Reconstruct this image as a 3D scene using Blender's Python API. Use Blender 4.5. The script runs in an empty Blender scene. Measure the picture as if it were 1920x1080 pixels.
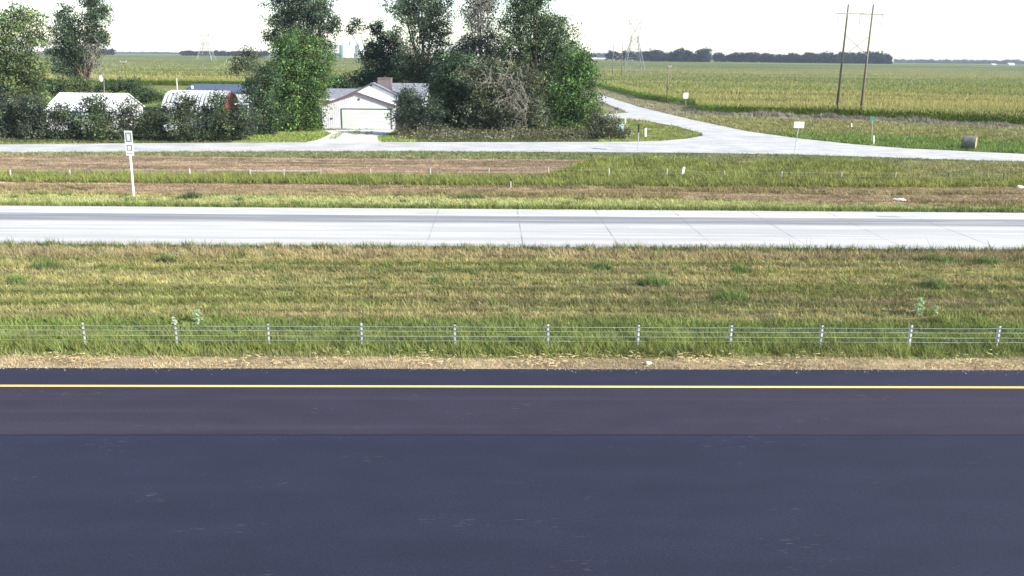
import bpy, bmesh, math, random
import numpy as np
from mathutils import Vector, Matrix

S = bpy.context.scene
C = bpy.data.collections.new('scene_objects'); S.collection.children.link(C)
R_ = math.radians

# ---------------------------------------------------------------- camera
H = 10.5; F = 1570.0; PSI = R_(1.5); TH = math.atan((540-107)/F); RO = 0.0116
r0 = np.array([math.cos(PSI), -math.sin(PSI), 0.0])
FW = np.array([math.sin(PSI)*math.cos(TH), math.cos(PSI)*math.cos(TH), -math.sin(TH)])
u0 = np.cross(r0, FW)
RX = r0*math.cos(RO)+u0*math.sin(RO); UP = -r0*math.sin(RO)+u0*math.cos(RO)
cam = bpy.data.cameras.new('camera'); co = bpy.data.objects.new('camera', cam); C.objects.link(co)
cam.sensor_width = 36; cam.lens = 36*F/1920; cam.clip_end = 40000; cam.clip_start = 0.1
M3 = Matrix((tuple(RX), tuple(UP), tuple(-FW))).transposed()
co.matrix_world = Matrix.Translation((0, 0, H)) @ M3.to_4x4()
S.camera = co

# ---------------------------------------------------------------- sky, sun, exposure
SUN_EL = R_(29); SUN_AZ = R_(120)            # azimuth clockwise from +Y (north)
w = bpy.data.worlds.new("World"); S.world = w; w.use_nodes = True
nt = w.node_tree; nt.nodes.clear()
sky = nt.nodes.new('ShaderNodeTexSky'); sky.sky_type = 'NISHITA'; sky.sun_disc = False
sky.sun_elevation = SUN_EL; sky.sun_rotation = SUN_AZ
sky.air_density = 1.0; sky.dust_density = 0.7; sky.ozone_density = 1.0; sky.altitude = 400
bg = nt.nodes.new('ShaderNodeBackground'); bg.inputs['Strength'].default_value = 0.13
out = nt.nodes.new('ShaderNodeOutputWorld')
nt.links.new(sky.outputs[0], bg.inputs[0]); nt.links.new(bg.outputs[0], out.inputs[0])
sl = bpy.data.lights.new('sun', 'SUN'); sl.energy = 5.0; sl.angle = R_(0.5); sl.color = (1.0, 0.95, 0.87)
so = bpy.data.objects.new('sun', sl); C.objects.link(so)
sd = Vector((math.sin(SUN_AZ)*math.cos(SUN_EL), math.cos(SUN_AZ)*math.cos(SUN_EL), math.sin(SUN_EL)))
so.rotation_euler = sd.to_track_quat('Z', 'Y').to_euler(); so.location = (60, -40, 60)
S.view_settings.view_transform = 'Standard'; S.view_settings.look = 'None'
S.view_settings.gamma = 1; S.view_settings.use_curve_mapping = False
S.view_settings.exposure = 1.1

# ---------------------------------------------------------------- measuring helpers
def ray(px, py): return FW+RX*(px-960)/F+UP*(540-py)/F
def G(px, py, z=0.0):                        # photo pixel -> point on the ground
    d = ray(px, py); t = (z-H)/d[2]; return np.array([0, 0, H])+d*t
def W(px, py, Y):                            # photo pixel -> point at distance Y
    d = ray(px, py); return np.array([0, 0, H])+d*(Y/d[1])
def sstep(t): t = np.clip(t, 0, 1); return t*t*(3-2*t)
def rise(y): return 5.0*sstep((np.asarray(y, float)-600)/1000)
rng = np.random.default_rng(7)
LAT = np.random.default_rng(3).random((256, 256))
def vnoise(x, y):
    xi = np.floor(x).astype(int); yi = np.floor(y).astype(int); fx = sstep(x-xi); fy = sstep(y-yi)
    a = LAT[xi & 255, yi & 255]; b = LAT[(xi+1) & 255, yi & 255]; c = LAT[xi & 255, (yi+1) & 255]; d = LAT[(xi+1) & 255, (yi+1) & 255]
    return (a*(1-fx)+b*fx)*(1-fy)+(c*(1-fx)+d*fx)*fy
def fbm(x, y): return (vnoise(x, y)*.5+vnoise(x*2.1+7, y*2.1+3)*.28+vnoise(x*4.3+1, y*4.3+9)*.22)
def inpoly(x, y, poly):
    ins = np.zeros(np.shape(x), bool); n = len(poly)
    for i in range(n):
        x1, y1 = poly[i][:2]; x2, y2 = poly[(i+1) % n][:2]
        if y1 == y2: continue
        ins ^= ((y1 > y) != (y2 > y)) & (x < (x2-x1)*(y-y1)/(y2-y1)+x1)
    return ins

# ---------------------------------------------------------------- materials
def mat(name, col, rough=.8, metal=0, noise=None, bump=0, attr=False, trans=0, spec=.3, coat=0):
    m = bpy.data.materials.new(name); m.use_nodes = True; t = m.node_tree; N = t.nodes; L = t.links
    b = N['Principled BSDF']; b.inputs['Roughness'].default_value = rough; b.inputs['Metallic'].default_value = metal
    b.inputs['Specular IOR Level'].default_value = spec
    b.inputs['Base Color'].default_value = (*col, 1)
    src = None
    if attr:
        a = N.new('ShaderNodeAttribute'); a.attribute_name = 'tint'; src = a.outputs['Color']
    if noise:                                # (scale vec, amount)
        tc = N.new('ShaderNodeTexCoord'); mp = N.new('ShaderNodeMapping'); mp.inputs['Scale'].default_value = noise[0]
        nz = N.new('ShaderNodeTexNoise'); nz.inputs['Scale'].default_value = 1; nz.inputs['Detail'].default_value = 6
        L.new(tc.outputs['Object'], mp.inputs[0]); L.new(mp.outputs[0], nz.inputs['Vector'])
        mr = N.new('ShaderNodeMapRange'); mr.inputs['From Min'].default_value = .25; mr.inputs['From Max'].default_value = .75
        mr.inputs['To Min'].default_value = 1-noise[1]; mr.inputs['To Max'].default_value = 1+noise[1]
        L.new(nz.outputs['Fac'], mr.inputs['Value'])
        vm = N.new('ShaderNodeVectorMath'); vm.operation = 'SCALE'
        if src: L.new(src, vm.inputs[0])
        else: vm.inputs[0].default_value = col
        L.new(mr.outputs[0], vm.inputs['Scale']); src = vm.outputs[0]
        if bump:
            bp = N.new('ShaderNodeBump'); bp.inputs['Strength'].default_value = bump; bp.inputs['Distance'].default_value = .02
            L.new(nz.outputs['Fac'], bp.inputs['Height']); L.new(bp.outputs[0], b.inputs['Normal'])
    if src: L.new(src, b.inputs['Base Color'])
    if trans:
        tr = N.new('ShaderNodeBsdfTranslucent'); mx = N.new('ShaderNodeMixShader'); mx.inputs[0].default_value = trans
        if src: L.new(src, tr.inputs[0])
        else: tr.inputs[0].default_value = (*col, 1)
        o = N['Material Output']; L.new(b.outputs[0], mx.inputs[1]); L.new(tr.outputs[0], mx.inputs[2]); L.new(mx.outputs[0], o.inputs[0])
    return m
M = {}
M['leaf'] = mat('leaf', (.06, .1, .03), .5, attr=True, trans=.42, spec=.2)
M['blade'] = mat('grass_blade', (.1, .14, .04), .7, attr=True, trans=.25, spec=.15)
M['soil'] = mat('ground_soil', (.1, .1, .05), 1, attr=True, noise=((2.5, 4, 2), .35), bump=.5, spec=.05)
M['soilgrit'] = mat('grit', (.35, .3, .25), .95, attr=True, spec=.1)
M['bark'] = mat('bark', (.13, .10, .075), .95, noise=((3, 3, .8), .4), spec=.1)
M['twig'] = mat('dead_twig', (.24, .22, .185), .9, noise=((1, 1, 1), .25), spec=.1)
M['white'] = mat('white_painted_metal', (.78, .79, .80), .45, noise=((.8, .8, .8), .07))
M['hutm'] = mat('hut_metal', (.50, .52, .54), .5, .1, noise=((.8, .8, .8), .1))
M['sidewhite'] = mat('white_siding', (.52, .52, .53), .6, noise=((1.2, 1.2, .5), .1))
M['galv'] = mat('galvanised_steel', (.62, .64, .66), .4, .35, noise=((6, 6, 6), .15))
M['post'] = mat('dull_white_post', (.52, .53, .54), .5, .2, noise=((8, 8, 3), .3))
M['cable'] = mat('grey_cable', (.30, .32, .31), .5, .3, noise=((1.5, 8, 8), .35))
M['galvdull'] = mat('weathered_galvanised', (.42, .43, .44), .55, .3, noise=((6, 6, 6), .2))
M['black'] = mat('black_clip', (.02, .02, .022), .6)
M['wood'] = mat('weathered_wood', (.36, .33, .30), .9, noise=((8, 8, 1), .3), spec=.1)
M['polewood'] = mat('pole_wood', (.17, .14, .12), .85, noise=((6, 6, .6), .3), spec=.15)
M['lattice'] = mat('lattice_steel', (.22, .23, .24), .5, .2)
M['shingle'] = mat('grey_shingles', (.20, .21, .24), .9, noise=((2.2, 2.2, 6), .4), bump=.4)
M['bluemetal'] = mat('blue_metal_roof', (.085, .105, .145), .5, .1, noise=((1, 1, 1), .15))
M['trim'] = mat('dark_red_trim', (.13, .07, .085), .7)
M['door'] = mat('garage_door_paint', (.47, .52, .46), .5, noise=((.5, .5, 1), .1))
M['frame'] = mat('dark_frame', (.06, .06, .065), .7)
M['brick'] = mat('chimney_brick', (.15, .125, .13), .9, noise=((3, 3, 5), .35))
M['red'] = mat('rusty_red_panel', (.22, .06, .045), .7, noise=((1, 1, 1), .3))
M['glassdark'] = mat('dark_window', (.02, .025, .03), .15, spec=.5)
M['signback'] = mat('bare_aluminium', (.60, .61, .62), .45, .3)
M['signgreen'] = mat('green_sign', (.02, .17, .12), .5)
M['signmark'] = mat('sign_marking', (.06, .08, .06), .6)
M['binw'] = mat('grain_bin_steel', (.50, .55, .56), .4, .2)
M['utility'] = mat('utility_box_paint', (.33, .46, .48), .5)
M['hay'] = mat('bale_side', (.17, .17, .14), .95, noise=((9, 2, 9), .45), bump=.6, spec=.05)
M['hayend'] = mat('bale_end', (.36, .24, .17), .95, noise=((14, 14, 14), .5), bump=.6, spec=.05)
M['rock'] = mat('pale_rock', (.62, .60, .56), .9, noise=((4, 4, 4), .25))
M['lampglass'] = mat('lamp_globe', (.8, .8, .8), .3)

# ---------------------------------------------------------------- object helpers
def tag(o, label, cat, group=None, kind=None):
    if label: o['label'] = label
    if cat: o['category'] = cat
    if group: o['group'] = group
    if kind: o['kind'] = kind
    return o
def thing(name, label, cat, loc=(0, 0, 0), group=None):
    o = bpy.data.objects.new(name, None); C.objects.link(o); o.location = [float(v) for v in loc]
    o.empty_display_size = .2
    return tag(o, label, cat, group)
def link(name, me, m, parent=None):
    o = bpy.data.objects.new(name, me); C.objects.link(o)
    if m is not None: me.materials.append(m)
    if parent is not None:
        o.parent = parent; o.matrix_parent_inverse = Matrix.Translation(-Vector(parent.location))
    return o
class MB:                                    # collects solids in world coordinates
    def __init__(s): s.v = []; s.f = []
    def add(s, vs, fs):
        k = len(s.v); s.v += [tuple(float(c) for c in v) for v in vs]; s.f += [tuple(i+k for i in f) for f in fs]; return s
    def box(s, x0, x1, y0, y1, z0, z1):
        return s.add([(x0, y0, z0), (x1, y0, z0), (x1, y1, z0), (x0, y1, z0), (x0, y0, z1), (x1, y0, z1), (x1, y1, z1), (x0, y1, z1)],
                     [(0, 3, 2, 1), (4, 5, 6, 7), (0, 1, 5, 4), (1, 2, 6, 5), (2, 3, 7, 6), (3, 0, 4, 7)])
    def tube(s, a, b, ra, rb=None, n=6, cap=True):
        rb = ra if rb is None else rb
        a = Vector([float(c) for c in a]); b = Vector([float(c) for c in b]); d = (b-a)
        if d.length < 1e-6: return s
        q = d.to_track_quat('Z', 'Y'); vs = []
        for p, r in ((a, ra), (b, rb)):
            for i in range(n):
                t = 2*math.pi*(i+.5)/n; vs.append(p+q @ Vector((r*math.cos(t), r*math.sin(t), 0)))
        fs = [(i, (i+1) % n, n+(i+1) % n, n+i) for i in range(n)]
        if cap: fs += [tuple(range(n-1, -1, -1)), tuple(range(n, 2*n))]
        return s.add(vs, fs)
    def prism(s, poly, d):                   # closed polygon of 3D points pushed by vector d
        n = len(poly); p = [Vector([float(c) for c in v]) for v in poly]; q = [v+Vector(d) for v in p]
        return s.add(p+q, [tuple(range(n)), tuple(range(2*n-1, n-1, -1))]+[(i, n+i, n+(i+1) % n, (i+1) % n) for i in range(n)])
    def build(s, name, m, parent=None, smooth=False):
        me = bpy.data.meshes.new(name); me.from_pydata(s.v, [], s.f)
        bm = bmesh.new(); bm.from_mesh(me); bmesh.ops.recalc_face_normals(bm, faces=bm.faces); bm.to_mesh(me); bm.free()
        if smooth:
            for p in me.polygons: p.use_smooth = True
        me.update(); return link(name, me, m, parent)
def npmesh(name, verts, k, cols, m, parent=None):     # verts (N*k,3) unshared polygons of k corners, cols (N*k,3)
    n = len(verts); nf = n//k; me = bpy.data.meshes.new(name)
    me.vertices.add(n); me.vertices.foreach_set('co', np.ascontiguousarray(verts, np.float32).ravel())
    me.loops.add(n); me.loops.foreach_set('vertex_index', np.arange(n, dtype=np.int32))
    me.polygons.add(nf); me.polygons.foreach_set('loop_start', np.arange(0, n, k, dtype=np.int32))
    try: me.polygons.foreach_set('loop_total', np.full(nf, k, np.int32))
    except Exception: pass
    ca = me.color_attributes.new('tint', 'FLOAT_COLOR', 'POINT')
    c4 = np.ones((n, 4), np.float32); c4[:, :3] = cols; ca.data.foreach_set('color', c4.ravel())
    me.update(calc_edges=True); return link(name, me, m, parent)
def sheet(name, pts, z, m, label_kind='structure', parent=None, thick=0):
    bm = bmesh.new(); vs = [bm.verts.new((float(p[0]), float(p[1]), z)) for p in pts]
    f = bm.faces.new(vs); f.normal_update()
    if f.normal.z < 0: f.normal_flip()
    if thick:
        r = bmesh.ops.extrude_face_region(bm, geom=[f]); nv = [e for e in r['geom'] if isinstance(e, bmesh.types.BMVert)]
        bmesh.ops.translate(bm, verts=nv, vec=(0, 0, -thick)) if False else bmesh.ops.translate(bm, verts=vs, vec=(0, 0, -thick))
        bmesh.ops.delete(bm, geom=[g for g in bm.faces if abs(g.normal.z) > .9 and all(v in vs for v in g.verts)], context='FACES')
    bmesh.ops.triangulate(bm, faces=[g for g in bm.faces if len(g.verts) > 4], ngon_method='EAR_CLIP')
    bmesh.ops.recalc_face_normals(bm, faces=bm.faces)
    up = [g for g in bm.faces if abs(g.normal.z) > .5]
    if up and up[0].normal.z < 0: bmesh.ops.reverse_faces(bm, faces=bm.faces)
    me = bpy.data.meshes.new(name); bm.to_mesh(me); bm.free()
    o = link(name, me, m, parent)
    if label_kind: o['kind'] = label_kind
    return o

# ---------------------------------------------------------------- roads laid out on the ground
PX_NEAR = [(0, 286), (300, 285), (700, 284), (1000, 285), (1180, 286), (1320, 287), (1500, 290.5), (1700, 297), (1920, 304)]
PX_FARL = [(0, 271), (300, 268.5), (600, 267), (1000, 266.5), (1180, 266), (1245, 264), (1290, 260), (1318, 254.5), (1316, 250)]
nearL = [G(*p)[:2] for p in PX_NEAR]; farL = [G(*p)[:2] for p in PX_FARL]
brL = [G(*p)[:2] for p in [(1290, 243), (1250, 231.5), (1200, 219), (1160, 205), (1122, 188)]]
brR = [G(*p)[:2] for p in [(1920, 289), (1700, 278.5), (1600, 270.5), (1500, 260), (1400, 246), (1300, 225), (1200, 201), (1125, 177)]]
bend = brL[-1]; benr = brR[-1]
front_poly = ([(-220, nearL[0][1]-.5)]+nearL+[(230, nearL[-1][1]-6), (230, brR[0][1]-4)]+brR+[(benr[0]+1, 900), (benr[0]-8, 900)]
              + [(benr[0]-9.5, 330)]+brL[::-1]+farL[::-1]+[(-220, farL[0][1]-.3)])
drive_poly = [G(*p)[:2] for p in [(566, 268.5), (598, 262), (622, 250), (604, 244.5), (741, 243), (733, 250), (708, 256), (708, 261), (716, 269)]]
lane_poly = [G(*p)[:2] for p in [(1110, 217), (1180, 211), (1206, 215), (1240, 224), (1262, 236), (1215, 227), (1160, 222), (1110, 221)]]
tuft1 = [G(*p)[:2] for p in [(615, 262), (622, 254), (634, 249), (645, 248), (638, 256), (628, 261)]]
tuft2 = [G(*p)[:2] for p in [(660, 252), (664, 246.5), (680, 245.5), (676, 250), (668, 254)]]
tuft3 = [G(*p)[:2] for p in [(683, 253), (686, 248), (701, 246), (698, 251), (690, 254.5)]]
corn_poly = [(40.0, 1500), (39.6, 330), (40.2, 230), (43.5, 207), (46.5, 192), (44.0, 184), (41.5, 170), (52, 165.5), (66, 161.5), (76, 154), (90.7, 144), (130, 118), (260, 60), (1800, -200), (1800, 1500)]
corn2_poly = [(25, 1500), (24, 300), (-60, 292), (-300, 290), (-1300, 290), (-1300, 1500)]
def on_gravel(x, y):
    r = inpoly(x, y, front_poly) | (inpoly(x, y, drive_poly) & ~inpoly(x, y, tuft1) & ~inpoly(x, y, tuft2) & ~inpoly(x, y, tuft3)) | inpoly(x, y, lane_poly)
    return r
AS0, AS1 = 8.0, 27.3           # asphalt carriageway
CN0, CN1 = 46.75, 58.95        # concrete carriageway

# ---------------------------------------------------------------- ground regions: colour, blade height, density
LUSH = np.array([.125, .185, .042]); OLIVE = np.array([.195, .195, .062]); TAN = np.array([.37, .29, .17]); HAYC = np.array([.27, .195, .135])
BRIGHT = np.array([.13, .20, .045]); YEL = np.array([.20, .20, .055]); GREY = np.array([.20, .19, .14]); DARK = np.array([.05, .08, .025])
mound = [G(*p)[:2] for p in [(1030, 330), (1080, 312), (1130, 296), (1170, 290), (1260, 292), (1320, 303), (1390, 308), (1450, 300), (1490, 293), (1560, 291), (1625, 300), (1690, 320), (1720, 346), (1030, 344)]]
wedge = [G(*p)[:2] for p in [(1180, 265), (1196, 232), (1230, 226), (1320, 252), (1290, 262)]]
def mixm(col, c, m): return col*(1-m[:, None])+c*m[:, None]
def band(y, a, b, s=.5): return sstep((y-a)/s+.5)*(1-sstep((y-b)/s+.5))
def region(x, y):
    n = len(x); wob = (fbm(x*.13, y*.2)-.5)
    streak = fbm(x*.06, y*1.1+3); fine = fbm(x*.7+5, y*1.2); big = fbm(x*.07+11, y*.16)
    yy = y+wob*.9
    col = np.tile(OLIVE*.9, (n, 1)); h = np.full(n, .2); d = np.full(n, 1.0)
    # median
    med = band(yy, 28.5, 46.9)
    c = mixm(np.tile(OLIVE, (n, 1)), TAN*.72, sstep((streak-.40)/.22)*.75)
    c = mixm(c, LUSH*.95, sstep((big-.5)/.15)*.3)
    st2 = vnoise(x*.035+20, y*2.3)*.6+vnoise(x*.11+4, y*3.7)*.4
    c = mixm(c, np.array([.33, .30, .12]), sstep((st2-.48)/.12)*.7); c = mixm(c, np.array([.095, .12, .035]), sstep((.46-st2)/.12)*.65)
    col = mixm(col, 0, med)+c*med[:, None]; h = np.where(med > .5, .11+.08*fine, h)
    m = band(yy, 28.7, 33.2, .7); col = mixm(col, LUSH*1.0, m*.7); h = np.where(m > .5, .14+.12*fine, h)
    m = band(yy, 28.9, 30.5, .5); col = mixm(col, (BRIGHT+YEL)/2, m*.7); h = np.where(m > .5, .24+.16*fine, h)
    m = band(yy, 44.0, 46.1, .6); col = mixm(col, TAN*.85, m*.65); h = np.where(m > .5, .25, h)
    m = band(y, 46.1, 47.0, .2); col = mixm(col, LUSH*.7, m*.85); h = np.where(m > .5, .18+.15*fine, h)
    m = (y > 27) & (yy < 28.6); col = np.where(m[:, None], TAN*(.75+.5*fine)[:, None], col); h = np.where(m, .07, h); d = np.where(m, .8, d)
    # verge north of the concrete road
    m = sstep((yy-58.6)/.5)*(1-sstep((yy-64.4+2.6*sstep((x-5)/35)*1.0)/1.5+.5))*(y > 55); col = mixm(col, (LUSH*1.05+TAN*.62)*.92, m); h = np.where(m > .5, .14, h)
    m = band(y+wob*.5, 58.9, 60.1, .4); col = mixm(col, LUSH*.75, m*.9); h = np.where(m > .5, .22+.22*fine, h)
    far = sstep((x-10)/60)*2.2
    m = sstep((yy-64.6+2.6*sstep((x-5)/35))/.8+.5)*(1-sstep((yy-70.9-far)/.8+.5))*(.6+.8*sstep((streak-.35)/.2))
    m = np.clip(m, 0, 1)*(1-.5*sstep((fbm(x*.05, y*.5)-.5)/.1)); col = mixm(col, HAYC*(.8+.6*fine)[:, None]*[1.02, 1.0, .95], m); h = np.where(m > .5, .07, h)
    m = band(y+wob*.5, 70.9+far, 75.6+far*.7+wob*1.5, .5); col = mixm(col, YEL*.55+BRIGHT*.45, m); h = np.where(m > .5, .34+.12*fine, h)
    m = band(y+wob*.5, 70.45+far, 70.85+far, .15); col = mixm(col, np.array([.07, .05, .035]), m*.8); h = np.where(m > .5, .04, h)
    m = band(yy, 76.0+far*.7, 91.0, .8)*(1-sstep((x-8)/6)); col = mixm(col, HAYC*(.62+.42*fine+.5*sstep((streak-.42)/.2))[:, None]*[.98, .98, .98], m*.88); h = np.where(m > .5, .06, h)
    m = band(yy, 76.0, 93.0, .8)*sstep((x-8)/6); col = mixm(col, (OLIVE*.9+GREY*.25)*(.75+.5*fine)[:, None], m); h = np.where(m > .5, .25, h)
    mm = inpoly(x+wob*2, y+wob*2, mound); col = np.where(mm[:, None], (LUSH*.38+YEL*.62)*(.55+.9*fine)[:, None], col); h = np.where(mm, .38, h)
    ph = inpoly(x+wob*3, y+wob*2, [G(*p)[:2] for p in [(1235, 291), (1475, 291.5), (1455, 300), (1400, 307), (1320, 307), (1275, 299)]]) & (fine > .36); col = np.where(ph[:, None], HAYC*1.15, col); h = np.where(ph, .07, h)
    m = band(y+wob*1.2, 90.0, 97.0, .8); col = mixm(col, (LUSH*.6+GREY*.4), m*.85); h = np.where(m > .5, .18, h)
    # beyond the frontage road
    m = (y > 100); col = np.where(m[:, None], (LUSH*.9+OLIVE*.4)*(.7+.5*fine)[:, None], col); h = np.where(m, .18, h)
    rt = m & (x > 24) & (y < 320)
    c = mixm(np.tile(BRIGHT*.95, (n, 1)), OLIVE*.95+GREY*.15, sstep((y-(118-.1*(x-40))+wob*22)/10)); c = mixm(c, GREY*.95+TAN*.15, sstep((y+wob*6-(166-.45*(x-45)*(x < 66)-(x >= 66)*(9.5+.7*(x-66))-11))/5)*.7)
    col = np.where(rt[:, None], c*(.7+.6*fine)[:, None], col); h = np.where(rt, .3, h)
    wd = inpoly(x, y, wedge); col = np.where(wd[:, None], (OLIVE*.65+LUSH*.45)*(.8+.4*fine)[:, None], col); h = np.where(wd, .1, h)
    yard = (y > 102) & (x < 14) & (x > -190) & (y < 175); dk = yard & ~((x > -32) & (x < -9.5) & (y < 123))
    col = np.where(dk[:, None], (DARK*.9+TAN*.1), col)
    lf = (y > 240); col = np.where((lf & ~rt)[:, None], OLIVE*1.0, col)
    tf = (vnoise(x*.9+31, y*1.3) > .86) & (y > 60) & (y < 65); col = np.where(tf[:, None], LUSH*.8, col); h = np.where(tf, .2, h)
    tf = (vnoise(x*1.1+71, y*1.6) > .84) & (y > 30) & (y < 46); col = np.where(tf[:, None], col*.45+LUSH*.5, col); h = np.where(tf, h+.05, h)
    yr = band(y+wob*2, 71.5, 80.0, 2.5)*sstep((x-18)/20)*sstep((big-.35)/.2); col = mixm(col, YEL*1.15*(.7+.6*fine)[:, None], yr*.7)
    col = col*(.78+.44*fine)[:, None]
    return col, h, d

# ---------------------------------------------------------------- ground sheet
def axis(a, b, st, lo, hi, g=1.14):
    v = list(np.arange(a, b, st)); s = st; x = a
    left = []
    while x > lo: s *= g; x -= s; left.append(x)
    s = st; x = v[-1]; right = []
    while x < hi: s *= g; x += s; right.append(x)
    return np.array(left[::-1]+v+right)
gx = axis(-75, 110, .5, -5500, 5500); gy = axis(24, 150, .4, -600, 5500)
X, Y = np.meshgrid(gx, gy); xf = X.ravel(); yf = Y.ravel()
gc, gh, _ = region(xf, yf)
bumpz = (fbm(xf*.35, yf*.5)-.5)*.14
flat = (yf < AS1+1.2) | ((yf > CN0-1) & (yf < CN1+1)) | ((yf > 84) & (yf < 260))
bumpz = np.where(flat, 0, bumpz)-0.03+rise(yf)
me = bpy.data.meshes.new('ground'); nx, ny = len(gx), len(gy)
vv = np.stack([xf, yf, bumpz], 1).astype(np.float32)
idx = (np.arange(ny-1)[:, None]*nx+np.arange(nx-1)[None, :]).ravel()
fc = np.stack([idx, idx+1, idx+nx+1, idx+nx], 1).astype(np.int32)
me.vertices.add(len(vv)); me.vertices.foreach_set('co', vv.ravel())
me.loops.add(fc.size); me.loops.foreach_set('vertex_index', fc.ravel())
me.polygons.add(len(fc)); me.polygons.foreach_set('loop_start', np.arange(0, fc.size, 4, dtype=np.int32))
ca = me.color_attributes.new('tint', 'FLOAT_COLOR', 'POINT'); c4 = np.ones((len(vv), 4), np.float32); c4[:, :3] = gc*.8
ca.data.foreach_set('color', c4.ravel()); me.update(calc_edges=True)
link('ground', me, M['soil'])['kind'] = 'structure'
def gz(x, y): return float(rise(y))-.03

# ---------------------------------------------------------------- road materials
def road_mat(name, kind):
    m = bpy.data.materials.new(name); m.use_nodes = True; t = m.node_tree; N = t.nodes; L = t.links; b = N['Principled BSDF']
    tc = N.new('ShaderNodeTexCoord'); sp = N.new('ShaderNodeSeparateXYZ'); L.new(tc.outputs['Object'], sp.inputs[0])
    def noise(sc, det=4, rough=.5):
        mp = N.new('ShaderNodeMapping'); mp.inputs['Scale'].default_value = sc; L.new(tc.outputs['Object'], mp.inputs[0])
        n = N.new('ShaderNodeTexNoise'); n.inputs['Scale'].default_value = 1; n.inputs['Detail'].default_value = det; n.inputs['Roughness'].default_value = rough
        L.new(mp.outputs[0], n.inputs['Vector']); return n.outputs['Fac']
    def rng_(v, a, b_, c, d, smooth=True):
        r = N.new('ShaderNodeMapRange'); r.interpolation_type = 'SMOOTHSTEP' if smooth else 'LINEAR'
        for k, x in zip(('From Min', 'From Max', 'To Min', 'To Max'), (a, b_, c, d)): r.inputs[k].default_value = x
        L.new(v, r.inputs['Value']); return r.outputs[0]
    def math_(op, a, b_):
        r = N.new('ShaderNodeMath'); r.operation = op
        for i, v in enumerate((a, b_)):
            if isinstance(v, (int, float)): r.inputs[i].default_value = v
            else: L.new(v, r.inputs[i])
        return r.outputs[0]
    def mix(f, a, b_):
        r = N.new('ShaderNodeMix'); r.data_type = 'RGBA'
        if isinstance(f, float): r.inputs[0].default_value = f
        else: L.new(f, r.inputs[0])
        for i, v in ((6, a), (7, b_)):
            if isinstance(v, tuple): r.inputs[i].default_value = (*v, 1)
            else: L.new(v, r.inputs[i])
        return r.outputs[2]
    def scale(c, f):
        r = N.new('ShaderNodeVectorMath'); r.operation = 'SCALE'; L.new(c, r.inputs[0]); L.new(f, r.inputs['Scale']); return r.outputs[0]
    y = sp.outputs['Y']; x = sp.outputs['X']
    if kind == 'asphalt':
        wobble = math_('ADD', y, rng_(noise((1.5, 0.2, 1), 5), 0.3, .7, -.022, .022, False))
        lane = rng_(wobble, 22.02, 22.06, 0, 1)                       # 1 beyond the paving seam
        warm = rng_(noise((.03, .55, 1), 3), .35, .65, 0, 1)
        c_near = (.0180, .0195, .037); c_lane = (.0290, .0240, .038)
        c = mix(lane, c_near, c_lane)
        sh = rng_(y, 25.8, 25.9, 0, 1); c = mix(sh, c, (.0215, .0215, .038))
        c = scale(c, rng_(warm, 0, 1, .95, 1.05))
        c = scale(c, rng_(noise((.5, 1.2, 1), 4), .3, .7, .93, 1.07))
        c = scale(c, rng_(noise((14, 20, 1), 5, .95), .33, .67, .6, 1.42))
        wp = math_('MULTIPLY', rng_(noise((.03, 1.4, 1), 2), .56, .66, 0, .3), lane); c = mix(wp, c, (.050, .042, .052))
        # pale scuffs, dragged along the road
        sc = math_('MULTIPLY', rng_(noise((2.2, 22, 1), 3), .62, .72, 0, 1), rng_(noise((.35, .9, 1), 2), .56, .68, 0, .6))
        c = mix(sc, c, (.15, .145, .15))
        sm = math_('SUBTRACT', wobble, 22.03); sm = math_('ABSOLUTE', sm, 0); sm = rng_(sm, .03, .06, .95, 0)
        c = mix(sm, c, (.012, .013, .018))
        b.inputs['Roughness'].default_value = .78; b.inputs['Specular IOR Level'].default_value = .25
        bp = N.new('ShaderNodeBump'); bp.inputs['Strength'].default_value = .35; bp.inputs['Distance'].default_value = .01
        L.new(noise((30, 30, 1), 3, .7), bp.inputs['Height']); L.new(bp.outputs[0], b.inputs['Normal'])
    elif kind == 'concrete':
        c = mix(rng_(noise((.2, 1.5, 1), 4), .3, .7, 0, 1), (.42, .405, .375), (.50, .485, .45))
        band_ = math_('MULTIPLY', rng_(y, 53.2, 54.2, 0, 1), rng_(y, 56.1, 56.35, 1, 0))
        band_ = math_('MULTIPLY', band_, rng_(noise((.08, 2.2, 1), 4), .3, .6, .55, 1))
        c = mix(band_, c, (.185, .185, .195))
        b2 = math_('MULTIPLY', rng_(noise((.02, 1.3, 1), 4), .42, .6, 0, .8), rng_(y, 52.6, 53, 1, 0)); c = mix(b2, c, (.355, .35, .34)); el = rng_(math_('ABSOLUTE', math_('SUBTRACT', y, 56.36), 0), .04, .09, .7, 0); c = mix(el, c, (.16, .16, .17))
        c = scale(c, rng_(noise((9, 9, 1), 3), .3, .7, .92, 1.08))
        fr = math_('ABSOLUTE', math_('SUBTRACT', math_('FRACT', math_('DIVIDE', math_('ADD', x, math_('MULTIPLY', y, .0)), 5.55), 0), .33), 0)
        j = math_('MULTIPLY', math_('MULTIPLY', rng_(fr, .004, .011, .8, 0), rng_(x, -12, 2, 0, 1)), rng_(noise((.11, .5, 1), 3), .35, .6, .35, 1)); c = mix(j, c, (.17, .17, .17))  # joints fade out to the left: sun glare put into the colour
        ly = math_('ABSOLUTE', math_('SUBTRACT', y, 52.55), 0); c = mix(rng_(ly, .03, .07, .35, 0), c, (.25, .25, .25))
        b.inputs['Roughness'].default_value = .85
    else:
        c = mix(rng_(noise((.35, .35, 1), 6), .3, .7, 0, 1), (.40, .39, .375), (.50, .49, .475))
        c = scale(c, rng_(noise((.25, 2.2, 1), 4), .3, .75, .84, 1.1))
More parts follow.
